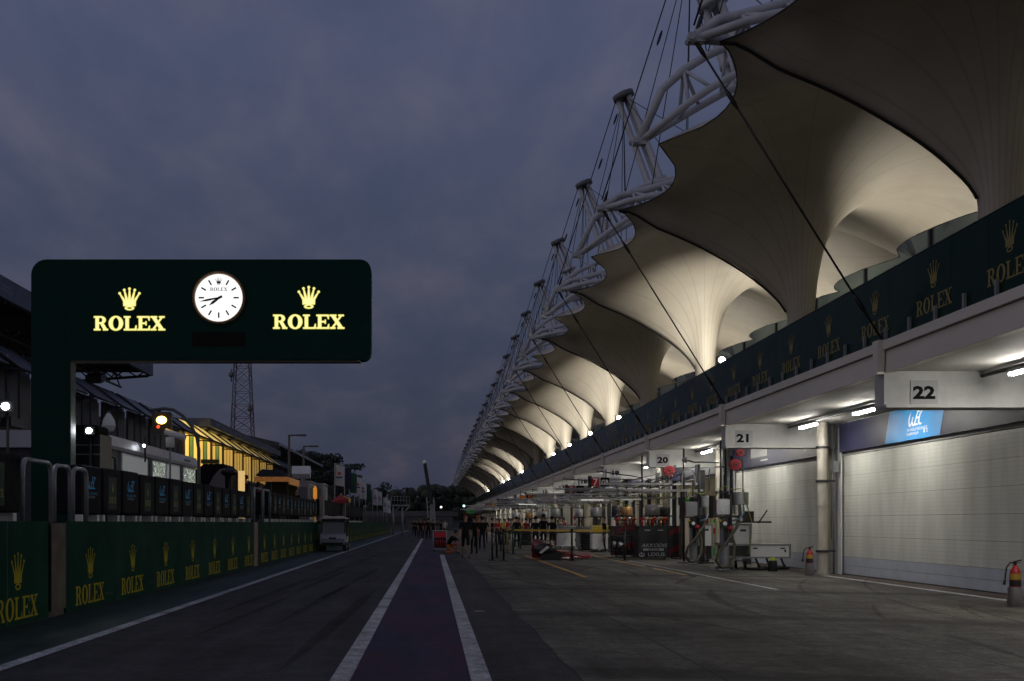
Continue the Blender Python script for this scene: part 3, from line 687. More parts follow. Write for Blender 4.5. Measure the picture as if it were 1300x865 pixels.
def logo(cx, off):
    o = (at(cx,0,SZ).x, SZ-.004, at(0,418.5+off,SZ).z)
    oc = (o[0], o[1], at(0,393+off,SZ).z); rim = mat('lit_letter_rim', (.5,.45,.1), .5, emit=(.50,.47,.06), es=.8)
    for nm_, P, oo, sz in (('lit_wordmark', ROLEX, o, .255), ('lit_crown', CROWN, oc, .385)):
        b = MB()
        for q in range(8): b.flat(P, (oo[0]+.010*math.cos(q*.785), oo[1]+.001-.0001*q, oo[2]+.010*math.sin(q*.785)), (1,0,0), (0,0,1), sz, 1, 0)
        b.flat(P, oo, (1,0,0), (0,0,1), sz, 0, .004); b.build(nm_, [logo_e, rim], sg)
logo(164.5, 1); logo(392, -1)
cc = at(278, 378.5, SZ)
ck = MB(); rr = .49
prof = [(.435,-.02),(.44,-.045),(.455,-.06),(.480,-.05),(.487,-.03),(.487,.0)]
ck.lathe((cc.x, SZ, cc.z), prof, 72, 0, 'y')
for k in range(90):
    a = 2*math.pi*k/90; ck.box((cc.x+.468*math.cos(a), SZ-.055, cc.z+.468*math.sin(a)), (.008,.02,.035), 1, ry=-a+math.pi/2)
clock = ck.build('clock_bezel', [mat('gold_bezel',(.48,.27,.11),.5,.0), mat('bezel_groove',(.05,.03,.02),.5)], sg)
b = MB(); b.lathe((cc.x, SZ, cc.z), [(0,-.02),(.435,-.02)], 48, 0, 'y'); b.build('clock_face', clock_e, clock)
mk_=mat('marker_dark',(.01,.03,.035),.6)
for h in range(1, 12):
    b = MB(); a = R(90-30*h); L0, L1 = .27, .37; p0 = (cc.x+L0*math.cos(a), SZ-.026, cc.z+L0*math.sin(a)); p1 = (cc.x+L1*math.cos(a), SZ-.026, cc.z+L1*math.sin(a)); b.beam(p0, p1, *((.028, .004) if h == 6 else (.004, .028))); b.build('hour_marker', mk_, clock)
b = MB()
b.flat(CROWN, (cc.x, SZ-.026, cc.z+.235), (1,0,0), (0,0,1), .13, 1); b.flat(ROLEX, (cc.x, SZ-.026, cc.z+.125), (1,0,0), (0,0,1), .062, 1)
b.build('dial_emblem', [mat('marker_dark',(.01,.03,.035),.6), mat('marker_grey',(.12,.13,.14),.6)], clock)
def hand(name, hour_angle, ln, wd):
    a = R(90-hour_angle); d = Vector((math.cos(a),0,math.sin(a))); n_ = Vector((-d.z,0,d.x)); c = Vector((cc.x+.01, SZ-.03, cc.z+.0)); b = MB()
    P = [c-d*.06-n_*wd*.6, c+d*ln*.6-n_*wd, c+d*ln, c+d*ln*.6+n_*wd, c-d*.06+n_*wd*.6]; b.add(P, [(0,1,2,3,4)]); b.ball(c, .026, 10, 6); b.build(name, mat('marker_dark',(.01,.03,.035),.6), clock)
hand('minute_hand', 259, .385, .02); hand('hour_hand', 233, .245, .026)
b = MB(); a0 = at(244,422,SZ); a1 = at(312,440,SZ); b.bb(a0.x, a1.x, SZ-.006, SZ, a1.z, a0.z); b.build('dark_display', mat('display_dark',(.008,.006,.006),.5,spec=.1), sg)
# ------------------------------------------------------------------ things behind the wall
def wash(name, loc, e, col, rad=.12, parent=None, tgt=None, sz=150):
    return spot(name, loc, tgt or (loc[0]+3, loc[1]-6, loc[2]-2), e, R(sz), rad, col, parent)
for (px, py, Z, lab, e, r) in ((7,516,19,'bright cool floodlight on a mast at the left edge of the view',14,.068),(113,547,21.8,'bright cool floodlight above the dark equipment rack beside the sign post',10,.06),(183,566,31,'small cool lamp on the roof edge of the white timing cabin',2,.04)):
    p = at(px, py, Z); t = thing('area_floodlight', lab, 'floodlight', (p.x, p.y, 1.6), 'cool floodlights behind the pit wall')
    b = MB(); b.tube((p.x,p.y+.1,.0 if r > .05 else 3.1),(p.x,p.y+.1,p.z+.25),.025); b.build('pole', dark_m, t)
    b = MB(); b.box((p.x,p.y+.05,p.z),(r*3,.1,r*2.6)); b.build('housing', dark_m, t)
    b = MB(); b.ball((p.x,p.y-.01,p.z), r, 14, 8, sc=(1,.35,.9)); b.build('lens', cool_e, t)
    wash('lamp', (p.x,p.y-.2,p.z), e, (.88,.94,1), .08, t)
# dark equipment rack behind the post
t = thing('equipment_rack', 'tall dark rack with pale shelves behind the green sign post', 'rack', (at(110,0,22).x,22,0))
x0,x1 = at(95,0,22).x, at(127,0,22).x
b = MB(); b.bb(x0,x1,22,22.8,1.2,3.15); b.build('cabinet', black_m, t)
for zz_ in (2.93, 2.75): 
    b = MB(); b.bb(x0-.02,x1+.02,21.95,22,zz_,zz_+.02); b.build('shelf', steel, t)
b = MB(); b.rbox(x0,x1,21.9,22.6,3.15,3.32,.06,axis='y'); b.build('top_cover', blackc, t)
# white timing cabin
t = thing('timing_cabin', 'white timing cabin with bright glittering windows behind the padded cases', 'cabin', (-8.4,28,0))
cX = -8.0; roof = mat('cabin_white', (.62,.62,.66), .5, var=.1)
def cz(py, x): return EYE+(HY-py)*(-cX)/(VX-x)
prof = [(28.0,.3),(38.6,.3),(38.6,3.52),(28.0,3.52)]
b = MB(); b.bb(cX-2.6,cX-.04,28.0,38.6,.3,3.3); b.build('body', mat('cabin_body',(.10,.10,.115),.6,var=.2), t)
b = MB(); b.prism([(-2.7,3.28),(.06,3.28),(.10,3.36),(.02,3.62),(-.5,3.7),(-2.7,3.7)], (cX,38.7,0),(1,0,0),(0,0,1),10.9)
b.bb(cX+.1,cX+.104,36.5,37.4,3.42,3.48,1); b.build('roof', [roof, mat('faint_print',(.1,.1,.16),.6)], t)
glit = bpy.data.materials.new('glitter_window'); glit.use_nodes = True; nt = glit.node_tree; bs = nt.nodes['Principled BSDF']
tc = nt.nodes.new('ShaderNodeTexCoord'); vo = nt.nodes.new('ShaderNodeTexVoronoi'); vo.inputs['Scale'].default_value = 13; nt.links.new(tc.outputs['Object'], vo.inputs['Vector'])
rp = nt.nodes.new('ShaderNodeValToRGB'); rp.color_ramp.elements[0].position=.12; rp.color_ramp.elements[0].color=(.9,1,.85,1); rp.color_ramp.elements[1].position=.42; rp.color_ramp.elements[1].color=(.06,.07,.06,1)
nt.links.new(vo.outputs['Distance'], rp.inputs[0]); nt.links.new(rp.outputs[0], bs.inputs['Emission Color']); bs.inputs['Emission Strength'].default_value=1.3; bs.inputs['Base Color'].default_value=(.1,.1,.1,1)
soft = mat('lit_film_window', (.5,.5,.5), .4, emit=(.62,.66,.66), es=.12)
def win(xa, xb, m, zt_=3.2, zb_=2.0):
    ya, yb = -cX*F/(VX-xa), -cX*F/(VX-xb)
    b = MB(); b.bb(cX-.04,cX+.02,ya-.05,yb+.05,zb_-.05,zt_+.05); f = b.build('window_frame', roof, t)
    b = MB(); b.bb(cX+.02,cX+.03,ya+.02,yb-.02,zb_,zt_); b.build('pane', m, f)
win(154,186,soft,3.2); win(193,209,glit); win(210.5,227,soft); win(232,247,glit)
b = MB(); ya=-cX*F/(VX-160); b.bb(cX+.03,cX+.036,ya,ya+1.0,2.15,2.65); b.build('lit_notice', mat('lit_notice',(.6,.6,.6),.5,emit=(.8,.85,.8),es=.3), t)
p=[(cX+.1,28.2,3.1),(cX+.5,27.4,2.6),(cX+.3,27.6,1.9)]
b = MB(); b.path([(cX-.3,28,3.2),(cX+.35,27.6,3.0),(cX+.2,28.3,1.6)],.03); b.path([(cX-1.1,28,3.15),(cX-.9,27.6,2.6),(cX-.7,28,1.8)],.03); b.build('awning_frame', black_m, t)
# interior glow of the cabin
wash('cabin_glow', (cX+.5,33,2.6), 6, (.85,.95,.95), .4, t, tgt=(cX+2,33,1.4))
# cameras on poles
for (px,py,Z,h0,lab) in ((138,528,27.6,3.5,'white dome camera on a short pole above the timing cabin'),(216,553,33.5,3.3,'white bullet camera on a short pole below the amber signal')):
    p = at(px,py,Z); t = thing('security_camera', lab, 'camera', (p.x,p.y,h0), 'cameras above the wall')
    b = MB(); b.tube((p.x,p.y,0),(p.x,p.y,p.z+.1),.03); b.build('pole', steel, t)
    b = MB(); 
    if px < 150: b.lathe((p.x,p.y,p.z-.25),[(0,-.16),(.12,-.12),(.17,0),(.14,.14),(.05,.3),(0,.32)],12)
    else: b.tube((p.x-.15,p.y,p.z+.12),(p.x+.45,p.y,p.z-.08),.09); b.tube((p.x,p.y,p.z-.35),(p.x,p.y,p.z-.05),.13)
    b.build('housing', white_m, t)
# amber signal on a swan neck pole
Zs = 34.; t = thing('signal_lamp', 'amber signal lamp in a dark box hanging from a curved pole', 'signal', (at(252,0,Zs).x,Zs,0))
pts = [at(252,663.5+62,Zs), at(252.5,572,Zs), at(250,556,Zs), at(243,541,Zs), at(232,528,Zs), at(220,520.5,Zs), at(208,518.8,Zs), at(192,521.5,Zs)]
b = MB(); b.path(pts, .05, 10); b.build('curved_pole', mat('pole_grey',(.10,.11,.10),.5), t)
c = at(206,536,Zs); b = MB(); b.rbox(c.x-.29,c.x+.29,c.y-.1,c.y+.12,c.z-.36,c.z+.29,.05,axis='y'); b.tube((c.x-.1,c.y,c.z+.28),(c.x-.1,c.y,c.z+.42),.03); b.build('signal_box', mat('signal_box',(.05,.045,.02),.4), t)
b = MB(); b.ball((c.x,c.y-.1,c.z+.05), .115, 14, 8, sc=(1.35,.4,1)); lm = b.build('amber_lens', amber_e, t)
b = MB(); b.ball((c.x-.1,c.y-.1,c.z-.15), .05, 10, 6, sc=(1,.4,1)); b.build('red_lens', redled, t)
wash('lamp', (c.x,c.y-.3,c.z), 5, (1,.6,.1), .15, t, tgt=(c.x+2,c.y-6,c.z-1))
# ------------------------------------------------------------------ gallery building and grandstands
GX = -14.0
conc_d = mat('weathered_concrete', (.11,.11,.115), .85, var=.35, scale=.6, bump=.2)
glass_d = mat('gallery_glass', (.10,.11,.14), .12, spec=.8, alpha=.25)
frame_d = mat('gallery_frame', (.035,.035,.04), .5)
t = thing('gallery_building', 'long two storey gallery with slanted glazed awnings, some bays lit amber', 'building', (GX-4,70,0))
b = MB(); b.bb(GX-7,GX-.25,18,150,0,4.5); b.bb(GX-7,GX-3.5,62,150,4.5,7.2); b.bb(GX-7,GX-6.8,18,62,4.5,5.6); b.bb(GX-3.5,GX-.2,18,104,4.42,4.62); b.build('wall', conc_d, t)
b = MB()
for k in range(32): b.bb(GX-.25,GX-.05,19.6+k*4.05,19.9+k*4.05,0,6.5)
for zz_ in (2.2,3.4): b.bb(GX-.22,GX-.1,18,150,zz_,zz_+.12)
b.build('column_grid', conc_d, t)
k = 0; yy = 20.0
curtains = mat('coloured_curtain', (.3,.5,.2), .8, emit=(.35,.55,.12), es=.22, var=.5, scale=1.5)
while yy < 118:
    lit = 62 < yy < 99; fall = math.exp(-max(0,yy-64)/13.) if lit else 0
    wm = mat(f'lit_gallery_{int(fall*10)}', (.6,.4,.15), .7, emit=(1,.60,.12), es=1.15*fall+.05, var=.45, scale=1.1) if lit else glass_d
    b = MB()   # slanted awning, leaning out over the glass
    b.add([(GX+.85,yy+.4,6.35),(GX+.85,yy+3.3,6.35),(GX-.5,yy+3.3,7.35),(GX-.5,yy+.4,7.35),(GX+.85,yy+.4,6.39),(GX+.85,yy+3.3,6.39),(GX-.5,yy+3.3,7.39),(GX-.5,yy+.4,7.39)],[(0,1,2,3),(4,7,6,5),(0,4,5,1),(1,5,6,2),(2,6,7,3),(3,7,4,0)])
    aw = b.build('awning', mat('awning_painted_glow_%d'%int(fall*10),(.6,.5,.3),.5,emit=(1,.68,.16),es=1.1*fall+.01) if lit else mat('awning_sheet',(.13,.14,.17),.35), t)  # emission stands in for interior light shining through the awning sheet
    b = MB(); b.tube((GX-.5,yy+.4,7.37),(GX+.85,yy+.4,6.37),.05,n=6); b.tube((GX-.5,yy+3.3,7.37),(GX+.85,yy+3.3,6.37),.05,n=6); b.tube((GX+.85,yy+.4,6.37),(GX+.85,yy+3.3,6.37),.05,n=6); b.tube((GX-.05,yy+.4,6.4),(GX+.85,yy+.4,6.37),.04,n=6); b.tube((GX-.5,yy+.2,4.5),(GX-.5,yy+.2,7.4),.06,n=6)
    for q in (1.3,2.6): b.tube((GX+.85,yy+q,6.37),(GX-.5,yy+q,7.37),.03,n=6)
    b.build('awning_frame', frame_d, aw)
    if yy<62:
        b = MB()
        for q in range(2): b.tube((GX-3,yy+q*2,4.5),(GX-3,yy+2+q*2,6.6),.06,n=5); b.tube((GX-3,yy+2+q*2,4.5),(GX-3,yy+q*2,6.6),.06,n=5)
        b.tube((GX-3,yy,6.6),(GX-3,yy+4.05,6.6),.07,n=5); b.build('rear_brace', frame_d, t)
    for q in range(3):
        y0,y1 = yy+.45+q*1.15, yy+.45+q*1.15+.82
        b = MB(); b.bb(GX-.12,GX-.02,y0-.07,y1+.07,4.55,6.62); fr = b.build('window', frame_d if not lit else mat('frame_lit_tone',(.25,.2,.1),.6), t)  # frames of lit bays coloured paler and warmer, amber light put into the paint
        b = MB(); b.bb(GX-.02,GX+.0,y0,y1,4.65,6.5); b.build('pane', (curtains if lit and q==1 and yy<76 else wm), fr)
    yy += 4.05; k += 1
b = MB(); b.bb(GX-7,GX+.25,71,104,7.45,7.95); b.bb(GX-7.2,GX+.0,71,104,7.3,7.45,1)
for q in range(14): b.flat([rect(0,0,.35,.2),rect(.45,.0,.9,.08),rect(.45,.12,.8,.2)], (GX+.253,73.0+q*2.2,7.6),(0,1,0),(0,0,1),1.,2)
b.build('roof_fascia', [mat('blue_grey_fascia',(.09,.10,.14),.5,var=.2), frame_d, mat('pale_blue_print',(.2,.22,.28),.6)], t)
b = MB(); 
for q in range(9): b.bb(GX+.06,GX+.3,21+q*4.05,22.2+q*4.05,4.6,4.9)
b.build('balcony_rail', frame_d, t)
for q in range(3): wash('gallery_light', (GX+.3, 64+q*8, 6.3), 14*(1-.3*q), (1,.58,.14), .5, t, tgt=(GX+.2,64+q*8+4,6.9))
# main grandstand roof on the far left
t = thing('grandstand', 'dark grandstand with a deep trussed roof at the left edge of the view', 'grandstand', (GX-10,38,0))
b = MB(); b.bb(GX-7.5,GX,6,57,9.15,9.25); b.build('roof', mat('roof_sheet',(.06,.06,.065),.7,var=.2), t)
b = MB(); b.bb(GX-.1,GX+.1,6,57,8.75,9.45); b.bb(GX-7.5,GX,56.9,57.1,8.95,9.3)
for q in range(11): b.flat([rect(0,0,.4,.22),rect(.5,.0,1.5,.09),rect(.5,.13,1.3,.22)], (GX+.103,10+q*4.4,8.97),(0,1,0),(0,0,1),1.,1)
b.build('fascia', [mat('blue_grey_fascia2',(.10,.115,.16),.5,var=.25), mat('pale_blue_print',(.2,.22,.28),.6)], t)
for q in range(11):
    y0 = 9+q*4.75; b = MB(); b.beam((GX,y0,8.7),(GX-7,y0,8.2),.12); b.beam((GX,y0,9.1),(GX-7,y0,9.0),.12); b.tube((GX-6.5,y0,0),(GX-6.5,y0,9.1),.12)
    for j in range(6): b.beam((GX-j*1.15,y0,9.05),(GX-(j+.5)*1.15,y0,8.7-(j+.5)*.083),.06); b.beam((GX-(j+.5)*1.15,y0,8.7-(j+.5)*.083),(GX-(j+1)*1.15,y0,9.0),.06)
    b.build('roof_truss', frame_d, t)
b = MB(); b.beam((GX-1.5,6,8.2),(GX-1.5,57,8.2),.08); b.beam((GX-1.5,6,8.75),(GX-1.5,57,8.75),.08)
for q in range(48): b.beam((GX-1.5,6+q*1.06,8.2+.55*(q%2)),(GX-1.5,7.06+q*1.06,8.75-.55*(q%2)),.05)
for yq in (30,37,44,51): b.tube((GX-1,yq,8.6),(GX-1,yq,8.0),.05); b.box((GX-1,yq,7.9),(.7,.8,.35),rx=.3)
b.build('longitudinal_truss', frame_d, t)
b = MB()
for q in range(8): b.bb(GX-8-q*.9,GX-7-q*.9,8,57,0,3.4+q*.12); b.build('terrace', conc_d, t)
# farther grandstand
t = thing('far_grandstand', 'far open grandstand with a sloping beamed roof behind the lamp posts', 'grandstand', (GX-6,120,0))
b = MB(); b.prism([(-12,7.6),(0,8.55),(0,8.8),(-3,9.5),(-12,9.3)], (GX,146,0),(1,0,0),(0,0,1),41); b.build('roof', mat('roof_sheet',(.06,.06,.065),.7,var=.2), t)
for q in range(12): b = MB(); b.beam((GX-.0,105.3+q*3.6,8.45),(GX-12,105.3+q*3.6,7.2),.16,.3); b.build('roof_beam', conc_d, t)
b = MB(); b.bb(GX+.0,GX+.12,105,146,8.5,8.75); b.build('edge_trim', mat('pale_trim',(.35,.35,.37),.5), t)
b = MB()
for q in range(10): b.bb(GX-2-q*1.,GX-1-q*1.,104,150,0,3.8+q*.35)
b.build('terrace', conc_d, t)
# lattice tower
tx = at(308,0,200).x; TZ = 200
t = thing('lattice_tower', 'tall red and white lattice mast rising behind the gallery', 'tower', (tx,TZ,0))
def lw(z): return 2.15-1.15*min(1,(z-8)/28)
reds = mat('tower_red',(.10,.04,.04),.6); whs = mat('tower_white',(.15,.15,.16),.6)
zz_ = 0; k = 0
while zz_ < 44:
    h = 2.2; z1 = zz_+h; w0, w1 = lw(max(zz_,8)), lw(max(z1,8)); b = MB()
    C0 = [Vector((tx+sx*w0,TZ+sy*w0,zz_)) for sx,sy in ((-1,-1),(1,-1),(1,1),(-1,1))]; C1 = [Vector((tx+sx*w1,TZ+sy*w1,z1)) for sx,sy in ((-1,-1),(1,-1),(1,1),(-1,1))]
    for i in range(4):
        j=(i+1)%4; b.beam(C0[i],C1[i],.16); b.beam(C0[i],C1[j],.07); b.beam(C0[j],C1[i],.07); b.beam(C1[i],C1[j],.07)
    b.build('lattice_section', reds if k%4<2 else whs, t); zz_ = z1; k += 1
for (dx_,z_) in ((1.6,31),(-1.8,26),(1.5,20),(-1.7,37)):
    b = MB(); b.tube((tx+dx_,TZ-1,z_),(tx+dx_,TZ-1,z_+2.2),.12); b.ball((tx+dx_,TZ-1.2,z_+1.2),.5); b.build('antenna', whs, t)
# L lamp posts
for (px, topy, X, xa, lab) in ((367,553,-7.5,387,'slim lamp post with a flat arm, the nearer of the two behind the pit wall'),(385.5,567,-7.5,403,'slim lamp post with a flat arm, the farther of the two behind the pit wall')):
    Z = zx(px,X); p = at(px,topy,Z); t = thing('lamp_post', lab, 'lamp post', (p.x,Z,0), 'lamp posts behind the pit wall')
    b = MB(); b.tube((p.x,Z,0),(p.x,Z,p.z),.075,.06); b.build('post', mat('post_rust',(.12,.10,.08),.6), t)
    b = MB(); b.tube((p.x-.05,Z,p.z),(at(xa,0,Z).x,Z,p.z+.03),.04); b.box((at(xa-4,0,Z).x,Z,p.z),(.5,.2,.08)); b.build('arm', mat('post_rust',(.12,.10,.08),.6), t)
# white flags
fl = [(425,437,589.5,616,'w',84,'tall white banner flag with a red round emblem, nearest of the flags'),(437.5,446,594,620,'b',92,'dark blue banner flag behind the nearest white one'),(443.5,453,600,625,'g',99,'dark green banner flag'),(450,459,605,628,'w',107,'white banner flag with red mark between green and white flags'),(456,465.5,610,633,'w',114,'white banner flag with orange mark, third white one'),(464,471,614,634,'g',122,'dark green flag beyond the third white flag'),(473,480,621,641,'w',138,'white banner flag far off, fourth white one'),(479,485,624,641,'w',150,'white flag far off, fifth white one'),(486.5,492,632,650,'w',170,'small white flag beyond the others'),(491,496,635,651,'w',185,'smallest and farthest white flag')]
for (xa,xb,ya,yb,c_,Z,lab) in fl:
    p0 = at(xa,yb,Z); p1 = at(xb,ya,Z); t = thing('banner_flag', lab, 'flag', (p0.x,Z,0), 'banner flags along the pit wall')
    b = MB(); b.tube((p0.x,Z,0),(p0.x,Z,p1.z+.1),.04); b.tube((p0.x,Z,p1.z+.05),(p1.x,Z,p1.z+.05),.02); b.build('pole', steel, t)
    b = MB(); n = 8; vs = []
    for i in range(n+1):
        for j in range(9): f_=i/n; g_=j/8; vs.append((p0.x+(p1.x-p0.x)*f_, Z+.1*math.sin(f_*5+g_*3), p0.z+(p1.z-p0.z)*g_-.12*f_))
    b.add(vs,[(i*9+j,(i+1)*9+j,(i+1)*9+j+1,i*9+j+1) for i in range(n) for j in range(8)],0,True)
    if c_=='w':
        cx_=(p0.x+p1.x)/2; cz_=p0.z+(p1.z-p0.z)*.55; wr=(p1.x-p0.x)*.17
        b.flat([disc(0,0,wr)],(cx_,Z-.14,cz_),(1,0,0),(0,0,1),1,1); b.flat([rect(-2*wr,-.05,2*wr,.05)],(cx_,Z-.14,cz_-wr*2.4),(1,0,0),(0,0,1),1,2)
    b.build('cloth', [{'w':mat('flag_white',(.5,.5,.54),.8),'b':mat('flag_navy',(.012,.016,.05),.8),'g':mat('flag_green',(.01,.06,.04),.8)}[c_], red_m, blue_m], t)
# kiosk with dark roof and warm lit valance
Z = 56.; t = thing('hospitality_kiosk', 'small kiosk with black pitched roof and glowing orange valance', 'kiosk', (at(346,0,Z).x,Z,0))
xa,xb = at(324,0,Z).x, at(367,0,Z).x
b = MB(); z0_=at(0,604,Z).z; z1_=at(0,594,Z).z
b.add([(xa,Z,z0_),(xb,Z,z0_-.1),(xb,Z+4,z0_-.1),(xa,Z+4,z0_),(xa+.1,Z+1.5,z1_),(xa+.9,Z+1.5,z1_-.05),(xa+.9,Z+2.5,z1_-.05),(xa+.1,Z+2.5,z1_)],[(0,1,5,4),(1,2,6,5),(2,3,7,6),(3,0,4,7),(4,5,6,7),(0,3,2,1)]); b.build('roof', blackc, t)
b = MB(); b.bb(xa-.02,xb+.02,Z-.06,Z-.01,z0_-.30,z0_-.06); b.bb(xb-.02,xb+.04,Z,Z+4,z0_-.42,z0_-.1); b.build('valance', mat('lit_valance',(.3,.15,.08),.6,emit=(1,.38,.08),es=.12,var=.8,scale=9), t)
for xx in (xa+.1,xa+.75,xb-.1): b = MB(); b.bb(xx-.04,xx+.04,Z+.1,Z+.2,0,z0_-.1); b.build('post', dark_m, t)
b = MB(); b.bb(xa,xb,Z+3.4,Z+3.5,0,z0_-.1,0); b.build('back_panel', dark_m, t)
b = MB(); b.bb(xa+.55,xa+1.05,Z+.9,Z+1.3,1.9,2.75); b.build('lit_shelf', mat('lit_bottles',(.5,.5,.2),.5,emit=(.75,.85,.15),es=.55,var=.9,scale=11), t)
b = MB(); b.bb(xa+1.15,xb-.1,Z+.25,Z+.28,1.6,2.7); b.build('clear_curtain', mat('clear_curtain',(.12,.11,.10),.3,var=.5,scale=4), t)
spot('lamp', (xa+.8,Z+1.2,z0_-.2), (xa+.8,Z+.5,1.4), 5, R(120), .2, (1,.5,.15), t)
# arched black and white shelter
Z = 44.; t = thing('arched_shelter', 'black arched shelter with a pale rounded side panel and lit sign on top', 'shelter', (at(275,0,Z).x,Z,0))
xa,xb = at(249,0,Z).x, at(293,0,Z).x; zt_=at(0,589,Z).z
o_=[(xa,1.2)]+[(xb,1.2)]+[(xb,zt_-.3)]+[(xb-.3,zt_)]+[(xa+.3,zt_),(xa,zt_-.25)]
b = MB(); b.prism(o_, (0,Z,0),(1,0,0),(0,0,1),-2.2); b.build('shell', blackc, t)
o2 = [(at(257,0,Z).x,1.2),(at(286,0,Z).x,1.2),(at(286,0,Z).x,at(0,594,Z).z)]+[(at(257,0,Z).x+(at(286,0,Z).x-at(257,0,Z).x)*(1-math.cos(R(a)) )*1.0, 1.2+(at(0,594,Z).z-1.2)*math.sin(R(a))) for a in (75,60,45,30,15)]
b = MB(); b.prism(o2, (0,Z-.03,0),(1,0,0),(0,0,1),.04); b.build('side_panel', mat('beige_panel',(.22,.19,.19),.6), t)
b = MB(); b.bb(at(255,0,Z).x,at(277,0,Z).x,Z,Z+.3,zt_+.02,zt_+.17); b.build('top_sign', mat('top_sign',(.16,.11,.02),.5), t)
b = MB(); b.bb(at(299,0,Z).x,at(307,0,Z).x,Z+.6,Z+.7,1.4,at(0,597,Z).z); tag(b.build('lit_doorway', mat('lit_door',(.6,.5,.3),.5,emit=(1,.66,.24),es=.65)), 'glowing warm doorway panel beside the arched shelter', 'doorway')
b = MB(); c=at(291,600,43); b.ball(c,.2,12,8,sc=(1.6,1,.8)); b.tube((c.x,c.y,0),(c.x,c.y,c.z),.03); tag(b.build('covered_camera', black_m), 'broadcast camera under a black cover beside the arched shelter', 'camera')
# white service cabins
def cabin(xa, xb, ya, Z, dep, lab, solar=False):
    x0,x1 = at(xa,0,Z).x, at(xb,0,Z).x; zt_=at(0,ya,Z).z; t = thing('service_cabin', lab, 'cabin', (x0,Z,0), 'white cabins behind the wall')
    b = MB(); b.rbox(x0,x1,Z,Z+dep,.3,zt_,.1,axis='y'); b.bb(x0-.05,x1+.05,Z-.05,Z+dep+.05,zt_-.02,zt_+.06); b.build('body', mat('cabin_shell',(.36,.36,.38),.5,var=.1), t)
    b = MB(); b.bb(x0+(x1-x0)*.42,x1-.12,Z-.012,Z,zt_-1.3,zt_-.25); b.build('window', glass_d, t)
    b = MB(); b.bb(x1,x1+.012,Z+.3,Z+dep*.5,zt_-1.1,zt_-.3); b.build('window', glass_d, t)
    if solar: b = MB(); b.box(((x0+x1)/2,Z+.6,zt_+.55),(1.0,.5,.5),rx=-.5); b.tube(((x0+x1)/2,Z+.8,zt_),((x0+x1)/2,Z+.8,zt_+.5),.04); b.build('roof_box', white_m, t)
cabin(369,393,612,62,4,'white service cabin with dark window and a pale box on its roof', True); cabin(399,410,615,66,3,'smaller white cabin behind the orange beacon')
c=at(400,626,61); b = MB(); b.rbox(c.x-.1,c.x+.1,c.y-.05,c.y+.05,c.z-.3,c.z+.25,.04,axis='y'); b.tube((c.x,c.y,1.4),(c.x,c.y,c.z-.2),.02); b.ball((c.x,c.y,c.z+.3),.07)
tag(b.build('orange_beacon', mat('beacon_orange',(.8,.3,.03),.4,emit=(1,.35,.03),es=.45)), 'small orange beacon panel beside the white cabins', 'beacon')
b = MB(); b.bb(-6.05,-5.85,61.6,62.3,0,2.9); tag(b.build('cabin_post', mat('pale_post',(.3,.29,.27),.7,var=.2)), 'pale post at the wall end behind the golf cart', 'post')
b = MB(); b.bb(-6.1,-5.9,78,78.5,1.4,2.8); b.bb(-6.1,-5.9,78,78.5,1.47,1.7,1); tag(b.build('marker_post', [mat('pale_post',(.3,.29,.27),.7), yellow_m]), 'pale post with a yellow foot on the far wall', 'post')
# red and yellow tarpaulin umbrella
c = at(432,640,78); t = thing('umbrella', 'drooping red and yellow umbrella over the far pit wall', 'umbrella', (c.x,c.y,0))
b = MB(); vs=[(c.x,c.y,at(0,628,78).z)]; n=8
for k in range(n): a=2*math.pi*k/n+.2; vs.append((c.x+.72*math.cos(a),c.y+.8*math.sin(a),c.z+.25+.12*math.cos(a)))
for k in range(n): b.add([vs[0],vs[1+k],vs[1+(k+1)%n]],[(0,1,2)],1 if k%4==3 else 0); b.add([vs[1+k],vs[1+(k+1)%n],Vector(vs[1+(k+1)%n])-Vector((0,0,.25)),Vector(vs[1+k])-Vector((0,0,.25))],[(0,1,2,3)],1 if k%4==3 else 0)
b.build('cover', [mat('umbrella_red',(.28,.012,.02),.7), yellow_m], t); b = MB(); b.tube((c.x,c.y,0),(c.x,c.y,vs[0][2]),.025); b.build('pole', steel, t)
# viewing gantry with stairs
t = thing('viewing_gantry', 'pale steel viewing platform with railings at the far end of the pit wall', 'platform', (at(505,0,130).x,130,0))
Z=130.; x0,x1=at(497,0,Z).x,at(520,0,Z).x; zf=at(0,641,Z).z; b = MB(); b.bb(x0,x1,Z,Z+3,zf-.15,zf); b.build('deck', steel, t)
for xx in (x0+.2,(x0+x1)/2+.2): 
    b = MB(); b.tube((xx,Z+.2,0),(xx,Z+.2,zf),.11); b.tube((xx,Z+.2,zf-1),(xx+.9,Z+.2,zf-.1),.07); b.build('leg', steel, t)
b = MB()
for q in range(7): b.tube((x0+(x1-x0)*q/6,Z,zf),(x0+(x1-x0)*q/6,Z,zf+.95),.03,n=5)
for q in (.5,.95): b.tube((x0,Z,zf+q),(x1,Z,zf+q),.03,n=5)
b.build('railing', steel, t)
